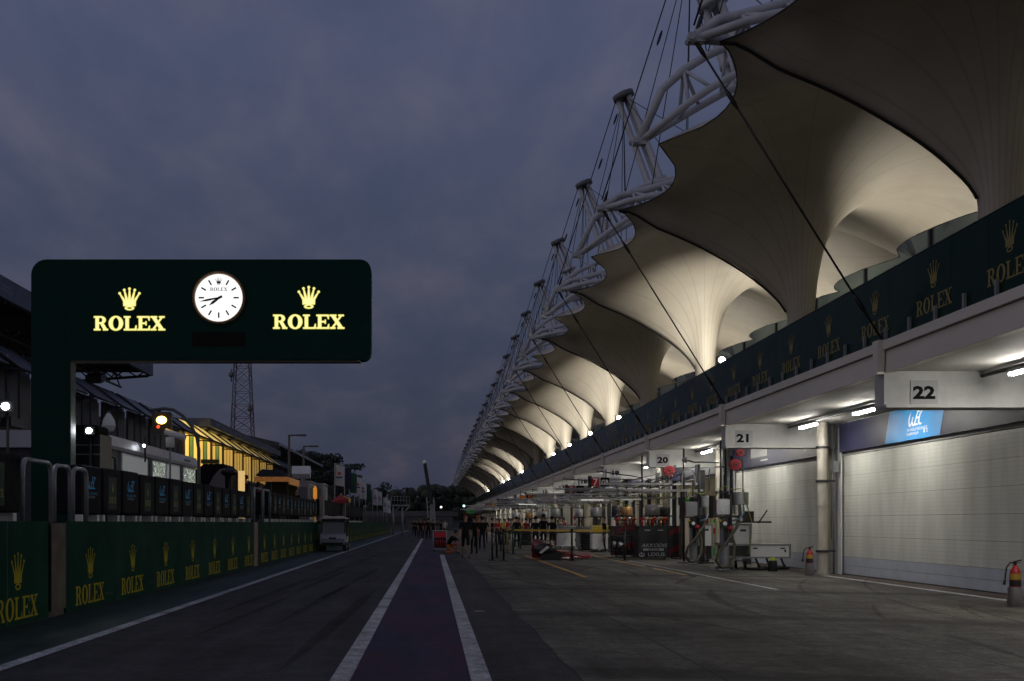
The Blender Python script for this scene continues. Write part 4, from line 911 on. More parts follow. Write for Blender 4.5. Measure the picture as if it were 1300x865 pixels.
# far service building & crane
t = thing('far_building', 'low dark service building at the far end of the pit lane', 'building', (-4,215,0))
b = MB(); b.bb(-13,4,215,225,0,3.6); b.bb(-14,5,214.8,215,2.6,3.5,1); b.bb(-12,-5,214.7,214.8,1.2,2.2,2); b.build('wall', [conc_d, mat('far_fascia',(.09,.09,.10),.6), frame_d], t)
t = thing('mobile_crane', 'mobile crane with a pale lattice foot and a dark boom pointing up', 'crane', (at(548,0,180).x,180,0))
b = MB(); p=at(549,662,180); q=at(546,631,180)
for sx in (-.55,.55): b.beam((p.x+sx,180,.0),(q.x+sx,180,q.z),.16); b.beam((p.x+sx,181,.0),(q.x+sx,181,q.z),.16)
for k in range(7): z_=k*.75; b.beam((p.x-.55-.4*z_/5.5,180,z_),(p.x+.55-.4*z_/5.5,180,z_+.7),.1)
b.bb(p.x-.4,p.x+.4,180.2,180.8,.2,q.z-.4); b.build('lattice_foot', mat('crane_pale',(.3,.3,.31),.6), t)
b = MB(); b.beam(at(547.5,640,180), at(539.3,589,180), .55,.5); b.build('boom', black_m, t)
b = MB(); b.ball(at(539,587,180),.35); b.build('boom_tip', white_m, t)
# far lamps
for (px,py,Z,lab,cl) in ((560,644,230,'tiny white lamp far away under the tree line',(1,.98,.9)),(589,642.5,200,'tiny greenish lamp far away near the building end',(.5,1,.85))):
    c=at(px,py,Z); t=thing('far_lamp',lab,'lamp',(c.x,Z,0)); b=MB(); b.tube((c.x,Z,0),(c.x,Z,c.z),.06); b.build('pole',dark_m,t); b=MB(); b.ball(c,.22); b.build('globe',mat('globe_'+str(px),(.8,.8,.8),.5,emit=cl,es=2.),t)
# ------------------------------------------------------------------ terrain and trees
b = MB(); n=40; vs=[]
for i in range(n+1):
    x=-420+840*i/n
    for j,(yy,hf) in enumerate(((300,0),(360,.45),(430,1.),(700,1.05))): vs.append((x,yy,(7.0+2.5*math.sin(x*.013+1)+1.5*math.sin(x*.05))*hf-.3))
b.add(vs,[(i*4+j,(i+1)*4+j,(i+1)*4+j+1,i*4+j+1) for i in range(n) for j in range(3)],0,True); tag(b.build('wooded_hill', mat('hill_scrub',(.02,.026,.016),.9,var=.5,scale=.1)), kind='structure')
leaf_m = mat('foliage', (.030,.042,.022), .7, var=.5, scale=.35)
bark = mat('bark', (.06,.045,.035), .9, var=.3)
def clump(b, c, r, n, rnd, s, fl=.75):
    for _ in range(n):
        d = Vector((rnd.gauss(0,1),rnd.gauss(0,1),rnd.gauss(0,1))).normalized()*(rnd.random()**.4)*r; p = c+Vector((d.x,d.y,d.z*fl))
        u=Vector((rnd.gauss(0,1),rnd.gauss(0,1),rnd.gauss(0,.6))).normalized(); v=u.orthogonal().normalized(); sz=s*rnd.uniform(.6,1.3)
        b.add([p-u*sz,p+v*sz*.7,p+u*sz,p-v*sz*.7],[(0,1,2,3)])
def tree(X,Z,z0,h,wd,seed,lab,grp=None,flat=False):
    rnd=random.Random(seed); t=thing('tree',lab,'tree',(X,Z,z0),grp); b=MB(); top=Vector((X,Z,z0+h*.6)); b.tube((X,Z,z0-1),top,h*.035,h*.02,7); cl=[]
    for k in range(9 if not flat else 13):
        a=rnd.uniform(0,6.28); rr=wd*rnd.uniform(.15,1)*.75; p=Vector((X+rr*math.cos(a),Z+rr*math.sin(a),z0+h*(rnd.uniform(.5,.9) if not flat else rnd.uniform(.55,.95))))
        b.tube(top-Vector((0,0,h*rnd.uniform(.05,.25))),p,h*.014,h*.005,5); cl.append(p)
    b.build('trunk',bark,t); b=MB()
    for p in cl: clump(b,p,wd*(rnd.uniform(.38,.6) if not flat else rnd.uniform(.2,.34)),170 if not flat else 110,rnd,wd*.085 if not flat else wd*.05,.7 if not flat else .5)
    b.build('crown',leaf_m,t)
for i,(px,py,wd,Z) in enumerate(((388,574,2.5,160),(402,570,3.0,165),(415,577,3.0,160),(429,586,2.7,158),(437,592,2.,150))):
    c=at(px,py,Z); tree(c.x,Z,0,c.z/.95,wd*1.5,40+i,f'dark umbrella crowned tree behind the far grandstand, {ORD[i]} from the left','umbrella crowned trees behind the grandstand',True)
c=at(228,563,190); 
for i,(px,py) in enumerate(((246,541),(262,547),(282,553))):
    c=at(px,py,150); tree(c.x,150,0,c.z/.97,2.4,60+i,f'dark tree top showing above the gallery roof, {ORD[i]} from the left','tree tops above the gallery')
rnd=random.Random(5); b=MB()
for i in range(150):
    x=-140+i*1.9+rnd.uniform(-1,1); Z=rnd.uniform(315,345); zt_=12.6+1.0*math.sin(x*.09)+rnd.uniform(-1.3,1.3)-(2.0 if -40<x<-20 else 0)
    for k in range(4): clump(b,Vector((x+rnd.uniform(-2,2),Z,zt_-rnd.uniform(1.5,4)-k*2.6)),rnd.uniform(1.8,3.0),90,rnd,.36,.8)
    for k in range(3): b.ball((x+rnd.uniform(-1,1),Z+1,zt_-3.2-k*3.3),2.1,9,6,sc=(rnd.uniform(.8,1.2),1,rnd.uniform(.7,1.1)))
    b.tube((x,Z,0),(x,Z,zt_-3),.3,.15,5)
tag(b.build('woodland', leaf_m), kind='stuff')
# ------------------------------------------------------------------ golf cart on the verge
GZ = 57.; gx = at(422,0,GZ).x
t = thing('golf_cart', 'pale golf cart with clear windscreen and white roof parked against the pit wall', 'golf cart', (gx,GZ,0))
cart_w = mat('cart_shell', (.30,.32,.36), .35, var=.1)
W=.62
b = MB(); pr_=[(0,.35),(0,.62),(.1,.80),(.55,.93),(.7,.6),(1.5,.55),(1.7,.75),(2.3,.75),(2.4,.35)]
b.prism([(y_,z_) for y_,z_ in pr_], (gx-W,GZ,0),(0,1,0),(0,0,1),W*2); b.bb(gx-W+.08,gx+W-.08,GZ-.06,GZ+.02,.28,.45,1); b.bb(gx-.18,gx+.18,GZ-.015,GZ-.002,.62,.70,1); b.build('body',[cart_w,black_m],t)
b = MB(); b.rbox(gx-W-.03,gx+W+.03,GZ+.25,GZ+2.1,1.62,1.70,.04,axis='y'); b.ball((gx-.28,GZ+.7,1.69),.34,sc=(1,1.2,.25)); b.ball((gx+.28,GZ+.7,1.69),.34,sc=(1,1.2,.25)); b.build('roof',mat('cart_roof',(.5,.42,.38),.5),t)
b = MB()
for sx in (-1,1): b.tube((gx+sx*(W-.04),GZ+.5,.9),(gx+sx*(W-.06),GZ+.70,1.63),.028); b.tube((gx+sx*(W-.04),GZ+2.0,.75),(gx+sx*(W-.06),GZ+1.95,1.63),.028)
b.build('roof_frame',dark_m,t)
b = MB(); b.box((gx,GZ+.6,1.27),(1.16,.012,.72),rx=-.22); b.build('windscreen',mat('cart_glass',(.05,.085,.09),.15,spec=.8,alpha=.75),t)
b = MB(); b.rbox(gx-.5,gx+.5,GZ+1.35,GZ+1.5,.7,1.35,.08,axis='y'); b.rbox(gx-.5,gx+.5,GZ+.95,GZ+1.45,.62,.74,.03,axis='y'); b.build('seat',black_m,t)
for sx in (-1,1):
    for yy in (.28,1.95):
        b = MB(); b.lathe((gx+sx*(W-.03)-.1,GZ+yy,.24),[(.0,0),(.15,0),(.24,.02),(.245,.1),(.24,.19),(.15,.2),(0,.2)],18,0,'x'); wh=b.build('wheel',rubber,t)
        b = MB(); b.lathe((gx+sx*(W-.03)+(.1 if sx>0 else -.13),GZ+yy,.24),[(0,0),(.13,0),(.13,.03),(0,.03)],14,0,'x'); b.build('rim',steel,wh)
    b = MB(); b.ball((gx+sx*.42,GZ+.0,.66),.09,10,6,sc=(1.3,.4,.6)); b.build('headlight',mat('headlight_glass',(.5,.5,.5),.1),t)
    b = MB(); b.box((gx+sx*(W+.1),GZ+.55,1.45),(.13,.05,.2)); b.tube((gx+sx*(W-.04),GZ+.6,1.4),(gx+sx*(W+.08),GZ+.56,1.45),.012); b.build('mirror',black_m,t)
# ------------------------------------------------------------------ fuel rigs
def rig(Z, X, lab):
    t = thing('refuelling_rig', lab, 'rig', (X,Z,0), 'refuelling rigs by the pit garages')
    b = MB(); b.lathe((X,Z,0),[(.22,0),(.22,.04),(.13,.05),(.13,1.55)],16); b.bb(X-.42,X-.3,Z-.1,Z+.1,.02,.12); b.build('column',steel,t)
    b = MB(); b.bb(X-.42,X+.62,Z-.3,Z+.35,1.60,1.66); b.bb(X-.40,X-.34,Z-.25,Z+.3,1.66,2.25); b.bb(X+.10,X+.16,Z-.25,Z+.3,1.3,2.3); b.bb(X-.06,X+.04,Z-.2,Z+.2,.75,1.6); b.build('bracket',black_m,t)
    b = MB(); b.rbox(X-.33,X+.08,Z-.32,Z+.18,1.68,2.16,.05,axis='y'); b.build('insulated_tank',crinkle,t)
    b = MB(); b.lathe((X+.48,Z+.1,0),[(0,1.98),(.24,1.98),(.255,2.0),(.255,2.34),(.24,2.36),(0,2.36)],24); b.lathe((X+.25,Z+.25,0),[(0,1.7),(.12,1.7),(.12,2.1),(0,2.1)],12); b.build('steel_tank',mat('dull_aluminium',(.42,.42,.43),.4,.5,var=.1),t)
    b = MB(); b.tube((X+.2,Z,1.95),(X+.2,Z,3.45),.05); b.tube((X+.02,Z+.1,1.9),(X+.02,Z+.1,2.9),.03); b.tube((X+.6,Z+.2,2.3),(X+.6,Z+.2,3.3),.02); b.path([(X-.1,Z,2.16),(X-.1,Z,2.3),(X+.1,Z,2.35)],.035); b.build('riser_pipe',dark_m,t)
    b = MB()
    b.path([(X+.42,Z-.1,1.98),(X+.42,Z-.15,1.7),(X+.30,Z-.3,1.35),(X+.02,Z-.42,.95),(X-.28,Z-.45,.6),(X-.36,Z-.42,.3),(X-.2,Z-.4,.12),(X+.05,Z-.38,.14),(X+.2,Z-.3,.4),(X+.24,Z-.2,.8),(X+.1,Z-.15,1.3),(X+.05,Z-.1,1.6)],.048,10); b.build('filler_hose',hose_m,t)
    b = MB(); b.path([(X+.52,Z-.15,2.0),(X+.5,Z-.25,1.75),(X+.35,Z-.35,1.55),(X+.15,Z-.3,1.5)],.03,8); b.build('vent_hose',mat('blue_grey_hose',(.16,.24,.32),.6),t)
    b = MB(); b.path([(X-.3,Z,2.2),(X-.1,Z-.2,2.55),(X+.2,Z-.3,2.42),(X+.5,Z-.2,2.5),(X+.6,Z-.2,2.0),(X+.78,Z-.1,1.5),(X+.8,Z,1.0),(X+.7,Z,.5)],.014,6); b.build('air_line',mat('lime_hose',(.28,.32,.04),.5),t)
    b = MB(); b.ball((X+.08,Z-.3,1.28),.085); b.tube((X+.08,Z-.3,1.28),(X+.08,Z-.1,1.3),.03); b.build('red_valve',mat('valve_red',(.32,.01,.03),.4),t)
    b = MB(); b.box((X-.06,Z-.18,1.42),(.22,.2,.3)); b.lathe((X-.06,Z-.3,1.42),[(0,0),(.06,0),(.06,.05),(0,.05)],12,1,'y'); b.ball((X-.2,Z-.25,1.5),.05,8,6,2); b.build('gauge_box',[black_m,white_m,yellow_m],t)
    b = MB(); b.bb(X-.34,X-.329,Z-.3,Z+.1,1.75,2.15); b.build('label_strip',red_m,t)
rig(34.3, at(920,0,34.3).x, 'silver refuelling rig with olive hose, the nearer one beside the long white box')
rig(39.4, at(880,0,39.4).x, 'silver refuelling rig with olive hose, the farther one beside the black cabinet')
# white cabinets with long low box
def wcab(Z, xl, xr, ytop, ybot, lab, low=None):
    x0,x1 = at(xl,0,Z).x, at(xr,0,Z).x; z1=at(0,ytop,Z).z; z0_=at(0,ybot,Z).z
    t = thing('white_cabinet', lab, 'cabinet', (x0,Z,0), 'white equipment cabinets')
    b = MB(); b.bb(x0,x1,Z,Z+.8,z0_,z1); b.build('body',white_m,t)
    b = MB(); b.bb(x0-.06,x0,Z-.03,Z+.83,.12,z1); b.bb(x1,x1+.06,Z-.03,Z+.83,.12,z1); b.bb(x0-.06,x1+.06,Z-.05,Z+.85,z1,z1+.05); b.build('frame',steel,t)
    b = MB(); b.bb(x1-.28,x1-.1,Z-.012,Z,z1-.2,z1-.13); b.build('latch',black_m,t)
    for xx in (x0+.1,x1-.1): b=MB(); b.lathe((xx-.03,Z+.1,.075),[(0,0),(.075,0),(.075,.06),(0,.06)],12,0,'x'); b.box((xx,Z+.1,.17),(.06,.06,.12)); b.build('castor',rubber,t)
    return t
wcab(36.2,931,951,667,692,'tall white cabinet behind the nearer refuelling rig')
wcab(41,886,903,667,693,'tall white cabinet behind the farther refuelling rig')
Z=34.9; x0,x1=at(921,0,Z).x,at(1004,0,Z).x; xm=at(953,0,Z).x; z0_,z1=at(0,707,Z).z,at(0,693,Z).z
t = thing('long_trolley', 'long low white trolley box with steel edges and a dark open end', 'trolley', (x0,Z,0))
b = MB(); b.bb(xm,x1-.06,Z,Z+.9,z0_,z1); b.bb(x1-.2,x1-.15,Z-.01,Z,z0_+.14,z0_+.22,1); b.build('white_box',[white_m,black_m],t)
b = MB(); b.bb(x0,xm-.03,Z+.02,Z+.9,z0_+.02,z1); b.build('open_bay',black_m,t)
b = MB(); b.bb(x0-.04,x1,Z-.03,Z+.93,z1,z1+.05); b.bb(x0-.04,x1,Z-.03,Z+.93,z0_-.05,z0_); b.bb(x1-.06,x1,Z-.02,Z+.92,z0_,z1); b.bb(xm-.03,xm,Z-.02,Z+.92,z0_,z1); b.build('steel_edge',steel,t)
for xx in (xm+.07,x1-.32): b=MB(); b.bb(xx,xx+.14,Z-.008,Z,z1-.1,z1-.06); b.build('latch',black_m,t)
for xx in (xm+.2,x1-.7,x1-.25): b=MB(); b.beam((xx,Z+.2,z0_-.03),(xx+.1,Z+.2,.12),.05); b.lathe((xx+.08,Z+.2,.085),[(0,0),(.085,0),(.085,.05),(0,.05)],12,0,'x'); b.build('castor',rubber,t)
b = MB(); b.tube((x1-1.0,Z-.2,.10),(x1-.1,Z-.2,.06),.02); b.path([(x0+.6,Z-.1,.05),(x0+1.0,Z-.3,.03),(x0+1.5,Z-.15,.05),(x0+1.9,Z+.1,.04)],.035); tag(b.build('floor_hose',rubber),'black hose lying on the floor under the long white trolley','hose')
b = MB(); c=at(957,665,36); b.box((c.x,36,c.z+.05),(1.1,.05,.05)); b.box((c.x-.15,36.1,c.z+.22),(.28,.3,.34)); b.box((c.x+.28,36,c.z+.22),(.04,.06,.5),ry=.6); tag(b.build('monitor_arm',black_m),'small black monitor and bracket above the white cabinets','monitor')
c = at(981,725.5,33.9); t = thing('bottle','small black bottle with a lime green cap on the floor','bottle',(c.x,c.y,0))
b = MB(); b.lathe((c.x,c.y,0),[(0,0),(.14,0),(.15,.02),(.13,.30),(.08,.33)],16); b.build('body',black_m,t); b=MB(); b.lathe((c.x,c.y,.32),[(.09,0),(.085,.08),(0,.09)],14); b.build('cap',mat('lime',(.4,.5,.02),.5),t)
# black team cabinets
def bcab(Z, xl, xr, yt, lab, txt=True, dep=.9, swoosh=False):
    x0,x1=at(xl,0,Z).x,at(xr,0,Z).x; z1=at(0,yt,Z).z; t=thing('tool_cabinet',lab,'cabinet',(x0,Z,0),'black team tool cabinets')
    b=MB(); b.bb(x0,x1,Z,Z+dep,.08,z1)
    cb_=mat('charcoal_panel',(.035,.036,.04),.4,spec=.3)
    wd=x1-x0; cx_=(x0+x1)/2
    if txt:
        b.flat(text('AKKODIS',.01,.3,1.15),(cx_+.02,Z-.004,z1-.80),(1,0,0),(0,0,1),.21*wd/1.18,1); b.flat([rect(-.42,0,.42,.09)],(cx_,Z-.004,z1-.94),(1,0,0),(0,0,1),wd/1.18,1); b.flat(text('ASP TEAM',.01,.3),(cx_,Z-.008,z1-.93),(1,0,0),(0,0,1),.10*wd/1.18,2)
        b.flat(ring(0,0,.12,.085,.085,.055),(cx_-.4*wd,Z-.004,z1-1.10),(1,0,0),(0,0,1),1,1); b.flat([rect(-.03,-.05,.0,.06),rect(-.03,-.05,.06,-.02)],(cx_-.4*wd,Z-.006,z1-1.10),(1,0,0),(0,0,1),1,1)
        b.flat(text('LEXUS',.015,0,1.2),(cx_+.1*wd,Z-.004,z1-1.15),(1,0,0),(0,0,1),.2*wd/1.18,1)
        for k in (-.3,.15): b.flat([rect(0,0,.22,.03)],(cx_+k*wd,Z-.004,z1-.15),(1,0,0),(0,0,1),1,1)
    if swoosh:
        for o_,h_ in ((.12,.0),(.78,.1)): b.flat([[(0,0),(.5,.22),(wd,.3),(wd,.52),(.42,.46),(0,.2)]],(x0,Z-.004,o_+h_),(1,0,0),(0,0,1),(1,1),3)
    b.build('body',[cb_,mat('cab_white_print',(.5,.5,.5),.6),btext,dred_m],t)
    b=MB(); b.bb(x0-.03,x1+.03,Z-.03,Z+dep+.03,z1,z1+.04); b.build('worktop',black_m,t)
    for xx in (x0+.12,x1-.12): b=MB(); b.lathe((xx-.02,Z+.12,.06),[(0,0),(.06,0),(.06,.04),(0,.04)],10,0,'x'); b.build('castor',rubber,t)
    return x0,x1,z1
a=bcab(45,811,848,669,'charcoal tool cabinet with white team lettering facing the pit lane')
bcab(46.6,849,867,669,'black cabinet side with red swooshes next to the lettered cabinet',False,.9,True)
bcab(47.5,779,808,669,'black tool cabinet with red swoosh left of the lettered cabinet',False,.9,True)

# rows of air guns and jars on the worktops
rnd=random.Random(11); kk=0
for (Z,xa,xb,yt) in ((45.3,813,846,669),(47.8,781,806,669)):
    for q in range(7):
        c=at(xa+(xb-xa)*(q+.5)/7,yt,Z); z_=c.z+.05; t=thing('wheel_gun',f"{['red','silver','brass'][q%3]} wheel gun standing on the {'lettered cabinet' if Z<46 else 'cabinet left of the lettered one'}, {ORD[q]} in its row",'wheel gun',(c.x,Z,z_),'wheel guns on the cabinets')
        b=MB(); b.tube((c.x,Z,z_),(c.x,Z,z_+.22),.04); b.tube((c.x-.06,Z,z_+.24),(c.x+.12,Z,z_+.3),.055); b.build('body',[red_m,chrome,mat('brass',(.5,.32,.1),.35,.8)][q%3],t); b=MB(); b.path([(c.x,Z,z_+.2),(c.x-.05,Z+.1,z_+.4),(c.x+.1,Z+.2,z_+.5)],.014,5); b.build('hose',black_m,t)
# fire extinguishers
def ext(px, py, lab, s=1.):
    Z=EYE*F/(py-HY); X=at(px,0,Z).x; t=thing('fire_extinguisher',lab,'fire extinguisher',(X,Z,0),'fire extinguishers along the garages')
    b=MB(); b.lathe((X,Z,0),[(.125,.0),(.13,.01),(.125,.34),(.118,.34),(.115,.05)],20); b.bb(X-.12,X+.12,Z-.05,Z+.05,.0,.02); b.build('steel_bucket',chrome,t)
    b=MB(); b.lathe((X,Z,0),[(0,.03),(.09,.03),(.095,.07),(.095,.56),(.08,.63),(.045,.68),(.035,.70),(.035,.72)],20); b.build('cylinder',mat('extinguisher_red',(.32,.01,.01),.3),t)
    b=MB(); b.lathe((X,Z,0),[(.0965,.47),(.0965,.57)],20); b.lathe((X,Z,0),[(.0962,.36),(.0962,.46)],20,1); b.build('label',[mat('extinguisher_label',(.42,.28,.03),.5),black_m],t)
    b=MB(); b.lathe((X,Z,0),[(.02,.71),(.03,.76),(.0,.77)],10); b.box((X+.03,Z,.785),(.15,.03,.02),ry=-.25); b.box((X+.02,Z,.755),(.12,.03,.018)); b.build('valve',black_m,t)
    b=MB(); b.path([(X-.02,Z,.75),(X-.10,Z-.02,.76),(X-.17,Z-.04,.68),(X-.19,Z-.04,.56),(X-.20,Z-.04,.46)],.014,8); b.tube((X-.20,Z-.04,.47),(X-.215,Z-.04,.38),.02,.026); b.build('hose',rubber,t)
ext(1289,770.5,'red fire extinguisher in a steel bucket at the right edge of the view'); ext(1028,731,'red fire extinguisher in a steel bucket beside the stained drainpipe')
# hose reels
def reel(px,py,Z,r,lab):
    c=at(px,py,Z); t=thing('hose_reel',lab,'reel',tuple(c),'red hose reels under the beams')
    b=MB(); b.lathe((c.x,Z,c.z),[(0,-.03),(r,-.03),(r,0),(r*.6,.02),(r*.6,.12),(r,.14),(r,.17),(0,.17)],24,0,'y'); b.lathe((c.x,Z,c.z),[(r*.50,-.05),(r*.66,-.05),(r*.66,-.03)],24,1,'y'); b.lathe((c.x,Z,c.z),[(0,-.06),(r*.16,-.06),(r*.16,-.03)],16,2,'y'); [b.beam((c.x+r*.16*math.cos(a_),Z-.036,c.z+r*.16*math.sin(a_)),(c.x+r*.95*math.cos(a_),Z-.036,c.z+r*.95*math.sin(a_)),.012,.02,1) for a_ in (0.3,1.35,2.4,3.44,4.5,5.5)]; b.build('drum',[red_m,mat('deep_red',(.16,.0,.01),.4),black_m],t)
    b=MB(); b.bb(c.x+r*.9,c.x+r*.9+.07,Z,Z+.1,c.z-r,c.z+r*1.1); b.bb(c.x-r*.1,c.x+r*1.1,Z+.18,Z+.24,c.z-.1,c.z+r*.8); b.tube((c.x,Z-.06,c.z),(c.x,Z+.2,c.z),.03); b.build('bracket',black_m,t)
reel(850,598,43.2,.20,'round red hose reel hanging under beam 20'); reel(934,590,31.6,.15,'red hose reel under beam 21'); reel(940,575,31.8,.10,'small red reel behind the plate of beam 21')
# overhead booms with rails
silver=mat('boom_aluminium',(.42,.42,.42),.45,.25,var=.15)
def boom(Z, xa, xb, z_, lab, sx=0):
    t=thing('overhead_boom',lab,'boom',(xb,Z,0),'overhead booms reaching from the garages')
    b=MB(); b.bb(xb-.08,xb+.08,Z-.05,Z+.1,0,z_+.75); b.bb(xb-.35,xb+.35,Z-.3,Z+.3,0,.05); b.build('post',black_m,t)
    b=MB(); b.bb(xa,xb,Z-.12,Z-.06,z_,z_+.07); b.bb(xa,xb,Z+.25,Z+.31,z_,z_+.07)
    k=xa+.1
    while k<xb: b.bb(k,k+.05,Z-.06,Z+.25,z_+.01,z_+.06); k+=.8
    b.build('rail',silver,t)
    b=MB(); b.beam((xb,Z,z_+.7),(xb-(xb-xa)*.55,Z,z_+.1),.04); b.build('stay',dark_m,t)
    for k in range(4): xx=xa+(xb-xa)*(.15+.22*k); b=MB(); b.path([(xx,Z,z_),(xx+.1,Z,z_-.22),(xx+.35,Z,z_-.25),(xx+.5,Z,z_)],.018,6); b.build('cable_loop',[cable_m,mat('lime_hose',(.28,.32,.04),.5)][k%2],t)
    b=MB(); b.bb(xa+.4,xa+1.3,Z-.04,Z+.2,z_-.07,z_-.03); b.build('light_bar',(mat('light_bar',(.7,.7,.7),.5,emit=(1,.97,.85),es=.5) if abs(Z-48)<.1 or abs(Z-60)<.1 else silver),t)
BO=[(45.5,6.4,10.,2.7),(52,5.6,9.9,2.7),(56,5.,9.9,2.65),(63,4.4,9.8,2.6),(40.5,6.9,9.6,2.55),(42.5,6.3,9.9,2.85),(48,5.9,10.2,2.45),(50.5,5.5,10.,2.9),(54,5.2,9.9,2.5),(57.5,4.8,9.8,2.85),(60,4.2,9.8,2.45),(65,4.4,9.8,2.75),(69,3.9,9.8,2.5),(74,3.8,9.8,2.8),(80,3.4,9.8,2.5),(86,3.4,9.8,2.9),(93,3.0,9.8,2.6),(101,3.0,9.8,2.9),(112,2.8,9.8,2.7)]
for i,(Z,xa,xb,z_) in enumerate(BO): boom(Z,xa,xb,z_,f'silver overhead boom with cable loops, {ORD[i]} one counted from the camera')
# cranked arms with spotlights near beam 20
def arm(pts, Z, lab):
    t=thing('cranked_arm',lab,'arm',tuple(at(*pts[-1],Z)),'black cranked lamp arms'); P=[at(x,y,Z) for x,y in pts]; b=MB(); b.path(P,.028,7); b.build('arm',cable_m,t)
    b=MB(); b.lathe(P[0],[(0,-.12),(.07,-.1),(.1,.05),(.0,.06)],10,0,'x'); b.build('lamp_head',silver,t)
arm([(870,584),(881,587),(900,587),(913,587.5)],38,'black cranked arm with silver lamp head right of number plate 20')
arm([(760,598),(790,603),(800,604),(815,607)],50,'black cranked arm reaching over the number 7 board')
arm([(717,608),(740,610),(752,611)],60,'black cranked arm reaching over the number 8 board')
for (px,Z,zt_,lab) in ((868,41,4.1,'slim black pole beside the red reel under beam 20'),(815,47,4.2,'slim black pole left of number plate 20'),(915,37,4.1,'slim black pole between the two refuelling rigs'),(921,36.2,4.2,'second slim black pole behind the nearer refuelling rig')):
    c=at(px,0,Z); b=MB(); b.tube((c.x,Z,0),(c.x,Z,zt_),.035); b.bb(c.x-.2,c.x+.2,Z-.2,Z+.2,0,.03); b.box((c.x,Z-.05,2.2),(.1,.08,.3)); tag(b.build('slim_pole',black_m),lab,'pole','slim black poles')
b=MB(); c=at(866,610,40.5); b.path([(c.x,40.5,2.6),(c.x,40.5,3.15),(c.x+.08,40.5,3.3),(c.x+.25,40.5,3.35),(c.x+.38,40.5,3.25),(c.x+.45,40.5,3.05),(c.x+.45,40.5,2.7)],.03,8); tag(b.build('bent_conduit',silver),'bent silver conduit loop behind the farther refuelling rig','conduit')
# boards with numbers
def board(xl,xr,yt,yb,Z,lab,cols,txts):
    x0,x1=at(xl,0,Z).x,at(xr,0,Z).x; z0_,z1=at(0,yb,Z).z,at(0,yt,Z).z; t=thing('team_board',lab,'board',((x0+x1)/2,Z,z0_),'team boards hanging over the pit lane'); h=z1-z0_
    b=MB(); b.bb(x0,x1,Z,Z+.12,z0_,z1)
    for (fa_,fb_,mi) in cols: b.bb(x0+(x1-x0)*fa_,x0+(x1-x0)*fb_,Z-.004,Z,z0_+.01,z1-.01,mi)
    for (s,fx,fy,sz,mi) in txts: b.flat(text(s,.02),(x0+(x1-x0)*fx,Z-.007,z0_+h*fy),(1,0,0),(0,0,1),h*sz,mi)
    b.build('panel',[whsteel,red_m,wtext,btext,orange_m,blue_m,dred_m,yellow_m,green_m],t)
    b=MB(); b.bb(x0-.15,x0,Z-.02,Z+.14,z0_-.05,z1+.05); b.build('end_bracket',black_m,t); b=MB(); b.beam(((x0+x1)/2,Z+.06,z1),((x0+x1)/2,Z+.06,z1+.35),.05); b.build('hanger',black_m,t)
board(751,788,606,618,50,'white board with a red 7 block hanging over the pit lane',[(0,.26,1),(.31,.60,3),(.6,.62,1)],[('7',.13,.14,1.05,2),('GR',.46,.3,.6,2),('TOYOTA',.80,.60,.34,3),('GAZOO',.80,.30,.3,3),('RACING',.80,.06,.26,3)])
board(721,749,616.5,627,58,'white board with a red 8 block hanging over the pit lane',[(0,.32,1),(.38,.72,3)],[('8',.16,.14,1.05,2),('GR',.55,.3,.6,2),('RACING',.87,.3,.22,3)])
board(683,703,628.5,634.5,66,'long dark red board above the crowd',[(0,1,6)],[])
board(671,681,627,633,76,'orange board with small pale marks',[(0,1,4),(.2,.4,2),(.55,.8,2)],[])
board(655,667,629,635,84,'small pale and orange board',[(0,.4,2),(.4,1,4)],[])
board(633,652,634,643,90,'orange board set on a dark blue one',[(0,1,5),(.05,.72,4)],[('2',.87,.3,.7,2)])
board(653,668,640,647,94,'dark board with amber marks beside the orange one',[(0,1,3),(.15,.35,4),(.42,.6,4),(.68,.85,4)],[])
board(618,631,639,645,108,'red and yellow board far down the lane',[(0,.5,1),(.5,1,7)],[])
board(592,602,648,652,120,'bright green board farthest down the lane',[(0,1,8)],[])
board(866,877,633,640,49,'small bright green board behind the wheel guns',[(0,1,8)],[])
board(880,886,633,640,49.5,'green board beside a red strip behind the rigs',[(0,.8,8),(.8,1,1)],[])
# steel drums and racks farther along
rnd=random.Random(21)
for i,(px,Z) in enumerate(((705,66),(757,57),(783,54),(828,48.5),(795,51),(735,62),(842,49),(688,72),(672,80),(655,90))):
    rr_=rnd.uniform(.22,.34); hh_=rnd.uniform(.32,.52); c=at(px,0,Z); t=thing('steel_drum_stand',f'silver drum on a black stand, {ORD[i]} such drum in the garages row','drum',(c.x,Z,0),'silver drums on stands')
    b=MB(); b.lathe((c.x,Z,0),[(0,1.75),(rr_-.02,1.75),(rr_,1.78),(rr_,1.75+hh_),(rr_-.02,1.78+hh_),(0,1.78+hh_)],20); b.build('drum',[mat('dull_aluminium',(.42,.42,.43),.4,.5),mat('dark_drum',(.05,.05,.055),.4),mat('copper_drum',(.45,.25,.10),.4,.5)][[0,0,1,0,2,0,1,0,2,0][i]],t)
    b=MB(); b.bb(c.x-.05,c.x+.05,Z-.05,Z+.05,0,1.75); b.bb(c.x-.35,c.x+.35,Z-.3,Z+.3,0,.04); b.bb(c.x-.34,c.x+.34,Z-.3,Z+.3,1.7,1.75); b.build('stand',black_m,t)
    b=MB(); b.path([(c.x+.2,Z-.2,1.75),(c.x+.1,Z-.35,1.1),(c.x-.25,Z-.35,.5),(c.x,Z-.3,.15),(c.x+.25,Z-.2,.6),(c.x+.1,Z-.1,1.6)],.045,7); b.build('hose',hose_m,t)
